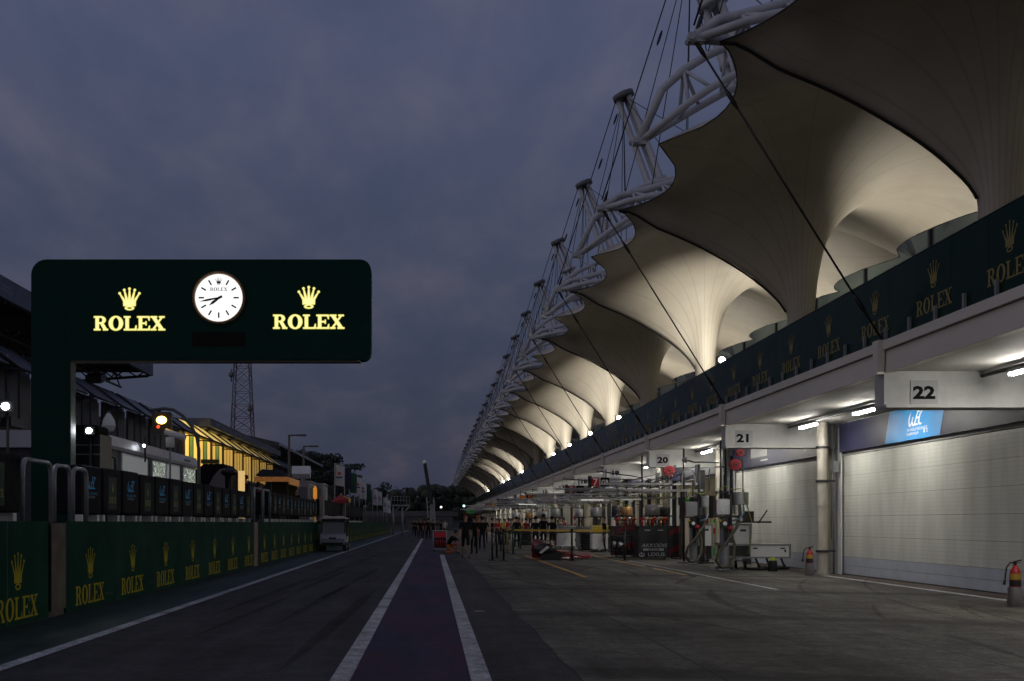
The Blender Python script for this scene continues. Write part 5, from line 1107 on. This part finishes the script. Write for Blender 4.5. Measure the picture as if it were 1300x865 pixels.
for i,(xl,xr,yt,Z,m1,m2,lab) in enumerate(((752,772,668,56,white_m,yellow_m,'white cabinet with a yellow top band behind the guard'),(709,731,668,63,white_m,None,'plain white cabinet left of the yellow banded one'),(733,748,670,60,mat('grey_panel',(.25,.26,.28),.5),None,'grey cabinet between two white ones'),(676,694,666,76,white_m,None,'white cabinet behind the crowd'),(655,668,665,88,mat('grey_panel',(.25,.26,.28),.5),red_m,'grey cabinet with a red band far down the garages'))):
    x0,x1=at(xl,0,Z).x,at(xr,0,Z).x; z1=at(0,yt,Z).z; t=thing('garage_cabinet',lab,'cabinet',(x0,Z,0),'garage cabinets farther down the row')
    b=MB(); b.bb(x0,x1,Z,Z+.8,.15,z1-.001); b.build('body',m1,t); b=MB(); b.bb(x0-.02,x1+.02,Z-.02,Z+.82,z1,z1+.04); b.bb(x0,x1,Z-.006,Z,z1-.35,z1-.03); b.build('top_band',m2 or steel,t)
    for xx in (x0+.1,x1-.1): b=MB(); b.lathe((xx-.02,Z+.1,.075),[(0,0),(.075,0),(.075,.05),(0,.05)],10,0,'x'); b.build('castor',rubber,t)
# tyre stacks and shelf racks with coloured gear inside the open garages
cols=[red_m,blue_m,white_m,black_m,yellow_m,silver,orange_m,green_m,dred_m]
for i in range(26):
    n=21-1-(i//4); Z=Zn(n)+1.2+(i%4)*2.6; X=12.2+rnd.uniform(0,.9); h=rnd.uniform(1.6,2.4); t=thing('gear_rack',f'shelf rack of garage gear, {ORD[i] if i<30 else i} along the open garages','rack',(X,Z,0),'shelf racks inside the open garages')
    b=MB()
    for xx in (-.45,.45):
        for yy in (-.3,.3): b.bb(X+xx-.02,X+xx+.02,Z+yy-.02,Z+yy+.02,0,h)
    for k in range(4): b.bb(X-.46,X+.46,Z-.31,Z+.31,h*(k+1)/4-.03,h*(k+1)/4)
    b.build('shelving',silver,t)
    for k in range(4):
        b=MB()
        for q in range(3): w_=rnd.uniform(.14,.26); hh=rnd.uniform(.12,h/4-.08); b.bb(X-.42+q*.29,X-.42+q*.29+w_,Z-.25,Z+.2,h*k/4+.01,h*k/4+.01+hh,q)
        m3=rnd.sample(cols,3); b.build('stored_boxes',m3,t,kind='stuff')
rnd=random.Random(33)
for i,(px,Z) in enumerate(((745,60),(799,50.5),(640,74),(668,72))):
    c=at(px,0,Z)
    for k in range(3):
        t=thing('racing_tyre',f"slick tyre {['at the bottom','in the middle','at the top'][k]} of the {ORD[i]} tyre stack",'tyre',(c.x,Z,.32*k),'stacked slick tyres')
        b=MB(); b.lathe((c.x,Z,.32*k),[(.2,.02),(.3,.0),(.34,.04),(.345,.15),(.34,.27),(.3,.31),(.2,.29)],20); b.build('rubber_ring',rubber,t); b=MB(); b.lathe((c.x,Z,.32*k),[(0,.22),(.17,.24),(.2,.29),(.2,.02)],16); b.build('rim',chrome,t)
# ------------------------------------------------------------------ barrier posts and tape
def stanchion(px, py, col, lab):
    Z=EYE*F/(py-HY); X=at(px,0,Z).x; t=thing('barrier_post',lab,'barrier post',(X,Z,0),'barrier posts'); b=MB(); b.tube((X,Z,0),(X,Z,1.15),.04,n=12); b.lathe((X,Z,1.12),[(.05,0),(.055,.08),(.03,.1),(0,.1)],12); b.build('post',col,t)
    b=MB(); b.lathe((X,Z,0),[(0,.035),(.16,.03),(.19,.0)],18); b.build('base',rubber,t); return Vector((X,Z,1.1))
dk=black_m; yl=mat('olive_yellow',(.28,.24,.05),.5); gn=mat('post_green',(.03,.09,.05),.5)
S_=[stanchion(625,712,dk,'black barrier post, leftmost of the pair nearest to the walking man'),stanchion(639.5,712.5,dk,'black barrier post right of the leftmost one'),stanchion(630.5,708.5,dk,'black barrier post just behind the leftmost pair'),stanchion(726,713,dk,'black barrier post in front of the red bodywork'),stanchion(793,712,dk,'black barrier post in front of the tool cabinets'),
    stanchion(636,700,dk,'thin black barrier post in the second row'),stanchion(644,702.5,yl,'olive yellow barrier post in the second row'),stanchion(651.5,704,gn,'green barrier post in the second row'),stanchion(661,697,gn,'farther green barrier post in the back row')]
def tape(a,b_,m,lab,w_=.05,z_=0):
    b=MB(); n=10; P=[]
    for k in range(n+1):
        f_=k/n; p=a.lerp(b_,f_); P.append(Vector((p.x,p.y,p.z+z_-.05*math.sin(math.pi*f_))))
    vs=[p+Vector((0,0,s*w_/2))+Vector((0,o_,0)) for o_ in (0,.004) for s in (-1,1) for p in P]; N1=n+1
    fs=[(k,k+1,N1+k+1,N1+k) for k in range(n)]+[(2*N1+k,3*N1+k,3*N1+k+1,2*N1+k+1) for k in range(n)]+[(N1+k,N1+k+1,3*N1+k+1,3*N1+k) for k in range(n)]
    b.add(vs,fs); tag(b.build('barrier_tape',m),lab,'tape','barrier tapes')
tp_y=mat('yellow_tape',(.55,.36,.05),.5)
tape(S_[0],S_[1],dk,'black tape between the two leftmost barrier posts'); tape(S_[1],S_[3],dk,'black tape from the left pair to the post by the red bodywork'); tape(S_[3],S_[4],dk,'black tape from the red bodywork post to the cabinet post')
tape(S_[6],S_[6]+Vector((8.5,.5,.02)),tp_y,'yellow tape stretched across the garage fronts',.09); tape(S_[5],S_[7],dk,'black tape in the second row of posts')
# ------------------------------------------------------------------ red tool cart, bodywork on the floor
Z=56.2; x0,x1=at(549.5,0,Z).x,at(567,0,Z).x; t=thing('tool_cart','red tool cart with open black shelves standing at the end of the white line','tool cart',((x0+x1)/2,Z,0))
b=MB(); b.bb(x0+.08,x1-.02,Z,Z+.6,.72,.98); b.build('red_drawer',mat('cart_red',(.75,.03,.05),.35),t)
b=MB(); b.bb(x0+.08,x1-.02,Z+.05,Z+.6,.2,.70); b.build('open_shelf',black_m,t)
b=MB()
for k in range(5): xx=x0+.16+k*.11; b.tube((xx,Z+.0,.24),(xx,Z+.0,.6),.022,n=7)
b.build('bottles',mat('red_bottle',(.4,.02,.03),.4),t,kind='stuff')
b=MB()
for xx in (x0+.02,x1+.0): b.tube((xx,Z,.12),(xx,Z,1.05),.022); b.tube((xx,Z+.62,.12),(xx,Z+.62,1.05),.022)
b.tube((x0+.02,Z,1.05),(x1,Z,1.05),.022); b.tube((x0+.02,Z,.14),(x1,Z,.14),.022); b.tube((x0+.02,Z,1.05),(x0+.02,Z+.62,1.05),.022); b.build('tube_frame',silver,t)
for xx in (x0+.08,x1-.08): b=MB(); b.lathe((xx-.02,Z+.05,.06),[(0,0),(.06,0),(.06,.04),(0,.04)],10,0,'x'); b.build('castor',rubber,t)
# front bodywork of a racing car
Z=44.6; X=at(700,0,Z).x
t=thing('nose_bodywork','red and black racing car nose section lying on the apron behind the tape','bodywork',(X,Z,0))
b=MB(); secs=[(-.75,.78,.1,.55),(-.45,.72,.62,.72),(-.1,.42,.60,.74),(.35,.3,.55,.66),(.8,.22,.42,.5),(1.15,.1,.3,.34)]; vs=[];m_=10
for (xs,hh,wd_,tp) in secs:
    for k in range(m_): a_=math.pi*k/(m_-1); vs.append((X+xs,Z+wd_*math.cos(a_),.06+hh*max(0,math.sin(a_))**.7))
b.add(vs,[(i*m_+k,i*m_+k+1,(i+1)*m_+k+1,(i+1)*m_+k) for i in range(len(secs)-1) for k in range(m_-1)],0,True); b.build('shell',mat('race_red',(.16,.008,.014),.2,spec=.8),t)
for s in (-1,1): b=MB(); b.ball((X-.3,Z+s*.55,.38),.3,12,8,sc=(1.5,.5,.9)); b.build('wheel_arch',mat('race_black',(.02,.018,.02),.25),t)
b=MB(); b.prism([(-.9,.02),(-.2,.02),(.1,.26),(-.25,.30),(-.8,.22)],(X+.4,Z-.72,0),(1,0,0),(0,0,1),-.1); b.build('splitter',black_m,t)
b=MB(); b.flat([[(-.5,.3),(-.2,.55),(-.1,.5),(-.42,.25)]],(X-.05,Z-.76,0),(1,0,0),(0,0,1),1); b.build('white_stripe',white_m,t)
c=at(726,0,46); t=thing('wing_panel','long white and red wing panel lying flat beside the nose section','wing panel',(c.x,46,0))
b=MB(); vs=[]
for k in range(9):
    f_=k/8; xx=c.x-.65+1.5*f_; w_=.3*(1-.4*f_); vs+=[(xx,46-w_,.10+.12*(1-f_)),(xx,46+w_,.12+.14*(1-f_)),(xx,46+w_,.22+.14*(1-f_)),(xx,46-w_,.24+.12*(1-f_))]
b.add(vs,[(4*k+a_,4*k+(a_+1)%4,4*k+4+(a_+1)%4,4*k+4+a_) for k in range(8) for a_ in range(4)]+[(0,1,2,3),(35,34,33,32)]); b.build('panel',mat('panel_pinkwhite',(.45,.3,.32),.3),t)
b=MB(); b.bb(c.x-.6,c.x+.7,45.6,46.3,.04,.12); b.build('underside',mat('race_red2',(.45,.01,.02),.3),t)
c=at(756,0,46); b=MB(); t=thing('generator_cart','black cart with chrome engine parts standing left of the tool cabinets','cart',(c.x+1.2,46.2,0))
c=at(790,0,46.4); b.bb(c.x-.5,c.x+.35,46.2,46.9,.25,.32); b.bb(c.x-.5,c.x+.35,46.2,46.9,.85,.92); 
for xx in (c.x-.48,c.x+.3): b.bb(xx,xx+.05,46.2,46.25,.1,.92)
b.build('frame',black_m,t); b=MB(); b.lathe((c.x-.42,46.4,.58),[(0,0),(.2,0),(.2,.12),(0,.12)],16,0,'x'); b.ball((c.x-.05,46.4,.55),.2,10,6); b.tube((c.x-.2,46.25,.45),(c.x+.25,46.25,.7),.05); b.build('engine_parts',chrome,t)
# ------------------------------------------------------------------ people
skin = mat('skin', (.34,.19,.13), .6); hairm = mat('hair', (.02,.014,.01), .8); shoe = mat('shoe', (.02,.02,.022), .6); eye_m = mat('eye_dark',(.01,.01,.01),.3)
cloth = {k: mat('cloth_'+k, c, .85, var=.15, scale=8, spec=.2) for k, c in dict(black=(.012,.012,.014), navy=(.015,.02,.05), red=(.42,.02,.03), yellow=(.55,.33,.03), orange=(.6,.16,.03), grey=(.12,.12,.13), lime=(.45,.6,.05), white=(.45,.45,.45), maroon=(.12,.01,.02)).items()}
J0 = dict(pelvis=(0,0,.95), belly=(0,0,1.10), chest=(0,0,1.32), neck=(0,0,1.50), jaw=(0,-.02,1.585), head=(0,-.005,1.68), crownp=(0,.0,1.76), nose=(0,-.125,1.645),
 shL=(.175,0,1.43), elL=(.235,.02,1.14), wrL=(.25,-.05,.90), haL=(.25,-.075,.82), shR=(-.175,0,1.43), elR=(-.235,.02,1.14), wrR=(-.25,-.05,.90), haR=(-.25,-.075,.82),
 hiL=(.09,0,.90), knL=(.11,-.02,.50), anL=(.12,.03,.09), toL=(.135,-.15,.035), hiR=(-.09,0,.90), knR=(-.11,-.02,.50), anR=(-.12,.03,.09), toR=(-.135,-.15,.035))
RAD = dict(pelvis=.135, belly=.125, chest=.14, neck=.055, jaw=.062, head=.088, crownp=.06, nose=.014, shL=.062, elL=.043, wrL=.028, haL=.034, shR=.062, elR=.043, wrR=.028, haR=.034, hiL=.088, knL=.058, anL=.040, toL=.034, hiR=.088, knR=.058, anR=.040, toR=.034)
ED = [('pelvis','belly','torso'),('belly','chest','torso'),('chest','neck','neck'),('neck','jaw','head'),('jaw','head','head'),('head','crownp','head'),('head','nose','head')]
for s in 'LR': ED += [('chest','sh'+s,'torso'),('sh'+s,'el'+s,'sleeve'),('el'+s,'wr'+s,'fore'),('wr'+s,'ha'+s,'hand'),('pelvis','hi'+s,'hips'),('hi'+s,'kn'+s,'thigh'),('kn'+s,'an'+s,'calf'),('an'+s,'to'+s,'foot')]
POSES = {'stand': {}}
POSES['walk'] = dict(knL=(.10,-.16,.52), anL=(.11,-.14,.11), toL=(.12,-.32,.07), knR=(-.10,.03,.50), anR=(-.11,.22,.12), toR=(-.12,.06,.04), elL=(.23,.1,1.15), wrL=(.24,.10,.92), haL=(.24,.08,.84), elR=(-.23,-.02,1.14), wrR=(-.22,-.2,.95), haR=(-.21,-.25,.88))
POSES['hold'] = dict(elL=(.24,.02,1.16), wrL=(.10,-.24,1.15), haL=(.03,-.28,1.17), elR=(-.24,.02,1.16), wrR=(-.10,-.24,1.13), haR=(-.03,-.28,1.11))
POSES['hips'] = dict(elL=(.40,.10,1.18), wrL=(.22,.0,1.02), haL=(.16,.02,.98), elR=(-.22,.03,1.14), wrR=(-.22,-.12,.92), haR=(-.2,-.16,.85))
POSES['reach'] = dict(elL=(.22,-.22,1.30), wrL=(.18,-.46,1.30), haL=(.17,-.54,1.30), elR=(-.23,.0,1.14), wrR=(-.2,-.18,1.0), haR=(-.18,-.25,.97), chest=(0,-.06,1.31), neck=(0,-.1,1.49), jaw=(0,-.13,1.57), head=(0,-.12,1.66), crownp=(0,-.11,1.74), nose=(0,-.24,1.62))
POSES['kneel'] = dict(pelvis=(0,.1,.42), belly=(0,.02,.56), chest=(0,-.14,.73), neck=(0,-.24,.86), jaw=(0,-.30,.92), head=(0,-.31,1.0), crownp=(0,-.31,1.07), nose=(0,-.43,.96), shL=(.17,-.14,.83), elL=(.22,-.36,.62), wrL=(.15,-.55,.50), haL=(.13,-.62,.46), shR=(-.17,-.14,.83), elR=(-.22,-.34,.60), wrR=(-.15,-.52,.45), haR=(-.13,-.6,.42),
  hiL=(.10,.08,.38), knL=(.14,-.34,.46), anL=(.15,-.28,.09), toL=(.155,-.45,.035), hiR=(-.10,.1,.38), knR=(-.14,-.2,.07), anR=(-.14,.22,.10), toR=(-.14,.28,.035))
PB = {}
def pose_base(pose):
    if pose in PB: return PB[pose]
    J = dict(J0); J.update(POSES[pose]); names = list(J); V = [Vector(J[n]) for n in names]; Rr = [RAD[n] for n in names]; E = [(names.index(a), names.index(b_)) for a, b_, _ in ED]; EL = [l for *_, l in ED]
    for s in 'LR':       # five fingers from each palm
        h = Vector(J['ha'+s]); w_ = Vector(J['wr'+s]); d = (h-w_).normalized(); sd = d.cross(Vector((1,0,0))); sd = sd.normalized() if sd.length > .2 else Vector((0,1,0)); inw = Vector((-1 if s=='L' else 1,0,0))
        hi = names.index('ha'+s)
        for k,(o_,ln) in enumerate(((-.03,.065),(-.01,.08),(.01,.075),(.03,.055))):
            V.append(h+d*.03+sd*o_); Rr.append(.0105); V.append(h+d*(.03+ln*.6)+sd*o_*1.1+inw*.008); Rr.append(.009); V.append(h+d*(.03+ln)+sd*o_*1.1+inw*.025); Rr.append(.008); n=len(V)
            E += [(hi,n-3),(n-3,n-2),(n-2,n-1)]; EL += ['hand']*3
        V.append(h-d*.01-sd*.045+inw*.01); Rr.append(.011); V.append(h+d*.035-sd*.055+inw*.02); Rr.append(.009); n=len(V); E += [(hi,n-2),(n-2,n-1)]; EL += ['hand']*2
    me = bpy.data.meshes.new('b'); me.from_pydata(V, E, []); o = bpy.data.objects.new('b', me); COL.objects.link(o)
    sk_ = o.modifiers.new('s','SKIN'); 
    for i, sv in enumerate(me.skin_vertices[0].data): sv.radius = (Rr[i], Rr[i]); sv.use_root = (i == 0)
    ix = names.index
    me.skin_vertices[0].data[ix('chest')].radius = (.165,.105); me.skin_vertices[0].data[ix('belly')].radius=(.14,.105); me.skin_vertices[0].data[ix('pelvis')].radius=(.145,.11)
    o.modifiers.new('u','SUBSURF').levels = 1; o.modifiers['u'].render_levels = 1
    dg = bpy.context.evaluated_depsgraph_get(); dg.update(); em = o.evaluated_get(dg).to_mesh(); vs = [v.co.copy() for v in em.vertices]; fs = [list(p.vertices) for p in em.polygons]; o.evaluated_get(dg).to_mesh_clear(); bpy.data.objects.remove(o)
    lab = []
    for f in fs:
        c = sum((vs[i] for i in f), Vector())/len(f); bd, bl = 9, None
        for (a_, b_), l in zip(E, EL):
            A_, B_ = V[a_], V[b_]; ab = B_-A_; tt = max(0, min(1, (c-A_).dot(ab)/max(1e-9, ab.length_squared))); q = (A_+ab*tt-c).length-(Rr[a_]*(1-tt)+Rr[b_]*tt)
            if q < bd: bd, bl = q, l
        if bl == 'neck' and (c-Vector(J['chest'])).length < .15: bl = 'torso'
        lab.append(bl)
    PB[pose] = (vs, fs, lab, J); return PB[pose]
NP = [0]
def person(px, pyf, h, rot, pose, top, bot, lab, shorts=False, long_sleeve=False, cap=None, Z=None, X=None, base=0.):
    if Z is None: Z = EYE*F/(pyf-HY)
    if X is None: X = at(px,0,Z).x
    vs, fs, L_, J = pose_base(pose); s = h/1.8; M = Matrix.Translation((X,Z,base)) @ Matrix.Rotation(R(rot),4,'Z') @ Matrix.Scale(s,4)
    t = thing('person', lab, 'person', (X,Z,base), 'people in the pit lane'); t.rotation_euler = (0,0,0)
    idx = {'torso':1,'sleeve':1,'neck':0,'head':0,'fore':1 if long_sleeve else 0,'hand':0,'hips':2,'thigh':2,'calf':0 if shorts else 2,'foot':3}
    b = MB(); b.v = [tuple(M @ v) for v in vs]; b.f = [list(f) for f in fs]; b.m = [idx[l] for l in L_]; b.sm = [True]*len(fs)
    hd = M @ Vector(J['head']); fw = (M @ Vector(J['nose']))-hd; fw.z = 0; fw.normalize(); sd = Vector((-fw.y,fw.x,0))
    for k in (-1,1): b.ball(hd+fw*.083*s+sd*k*.032*s-Vector((0,0,.005)), .012*s, 6, 4, 4)
    for k in (-1,1): b.ball(hd+sd*k*.09*s-Vector((0,0,.03*s)), .025*s, 6, 4, 0, sc=(.5,1,1))
    b.build('body', [skin, cloth[top], cloth[bot], shoe, eye_m], t)
    b = MB(); b.ball(hd+Vector((0,0,.03*s))-fw*.015*s, .105*s, 12, 7, sc=(1,1,.95)); 
    # keep the face free: drop hair faces on the front below the brow
    keep = [i for i, f in enumerate(b.f) if not (sum((Vector(b.v[j])-hd).dot(fw) for j in f)/len(f) > .01*s and sum((Vector(b.v[j])-hd).z for j in f)/len(f) < .05*s) and sum((Vector(b.v[j])-hd).z for j in f)/len(f) > -.06*s]
    b.f = [b.f[i] for i in keep]; b.m = [b.m[i] for i in keep]; b.sm = [b.sm[i] for i in keep]
    if cap: b.box(hd+fw*.12*s+Vector((0,0,.055*s)), (.13*s,.13*s,.015*s), rz=R(rot))
    b.build('cap' if cap else 'hair', cloth[cap] if cap else hairm, t)
    return t
person(591,709.5,1.83,0,'walk','black','black','man in black shirt and black shorts walking towards the camera',True,False,'maroon')
person(571,703.5,1.75,75,'kneel','black','orange','person crouching beside the red tool cart',False,False)
person(766.5,701,1.76,-75,'stand','black','black','guard in dark long sleeves standing in profile behind the yellow tape',False,True)
pl=[(602,704,1.8,200,'stand','black','black','person in black just behind the walking man'),(612,698,1.78,170,'stand','black','navy','person in dark clothing left of the barrier posts'),(606,697,1.82,30,'stand','orange','black','person in an orange top behind the walking man'),
(625,692,1.75,60,'hold','black','black','person in black with bare knees holding something, left of the yellow shirts'),(631,690,1.72,0,'hold','red','black','person in a red top beside the yellow shirts'),(636,689,1.76,-80,'reach','yellow','black','person in a yellow shirt reaching to the right'),(641,687,1.75,80,'hold','yellow','black','second person in yellow, facing left'),(644,690,1.78,90,'reach','red','black','person in a red shirt facing the two in yellow'),
(656,695,1.8,180,'stand','black','black','person in black with their back turned, left of the lime vest'),(663,688,1.7,0,'hold','lime','navy','person in a lime vest'),(659,688,1.78,150,'stand','red','black','person in red behind the lime vest'),(668,690,1.75,200,'stand','maroon','black','person in maroon right of the lime vest'),
(680,700,1.78,185,'stand','black','black','person in black left of the widest shouldered one',),(690,699,1.9,180,'stand','black','black','tall person in black with bare calves seen from behind'),(701,698,1.8,175,'stand','black','black','person in black cap and shorts right of the tall one'),
(534,684.5,1.8,10,'stand','black','black','person in black at the left end of the far group'),(539,684,1.78,190,'stand','maroon','black','person in maroon in the far group'),(544,686.5,1.82,170,'stand','black','black','person in black at the front of the far group'),(529,683,1.76,40,'stand','black','black','person in black farthest left of the lane'),(550,684,1.75,0,'stand','black','navy','person in navy trousers in the far group'),
(555,682,1.8,90,'stand','black','black','person in black right of the far group'),(560,681,1.72,200,'stand','black','black','person in black between the far group and the red cart'),(565,682,1.78,20,'stand','white','black','person in a white top far behind the red cart'),(525.5,681,1.8,0,'stand','black','black','person in black nearest the pit wall'),
(616,690,1.8,10,'stand','black','black','person in black behind the posts, far'),(649,686,1.74,10,'stand','grey','black','person in grey between the red shirt and the lime vest'),(673,687,1.78,200,'stand','white','black','person in white among the garages'),(712,691,1.75,10,'hold','grey','black','person in grey by the white cabinet'),(716,690,1.8,120,'stand','red','black','person in red by the white cabinet')]
for i,(px,py,h,ro,po,tp,bt,lb) in enumerate(pl): person(px,py,h,ro+[0,14,-20,9][i%4],po if po!='stand' else ['stand','hips','walk','hold','stand'][i%5],tp,bt,lb,shorts=i in (3,13,14),cap={14:'black',2:'orange'}.get(i))
def bp(px,pyt,Z,top,lab,rot=60,po='stand',cap=None):
    c=at(px,pyt,Z); person(0,0,1.76,rot,po,top,'black',lab,long_sleeve=True,Z=Z,X=c.x,base=c.z-1.78,cap=cap)
    b=MB(); b.bb(c.x-.5,c.x+.5,Z-.4,Z+.4,0 if True else 0,c.z-1.785); tag(b.build('stand_platform',dark_m),'dark step under the '+' '.join(lab.split()[:9]),'platform')
bp(304,606.5,46,'black','person in a dark hat behind the pit wall by the arched shelter',100,cap='black'); bp(312,602.5,45,'black','person in dark jacket facing the hat wearer',-90); bp(331,613,52,'red','person in red lit orange inside the kiosk',20); bp(376,620,58,'black','person in dark clothing before the white cabin',30)
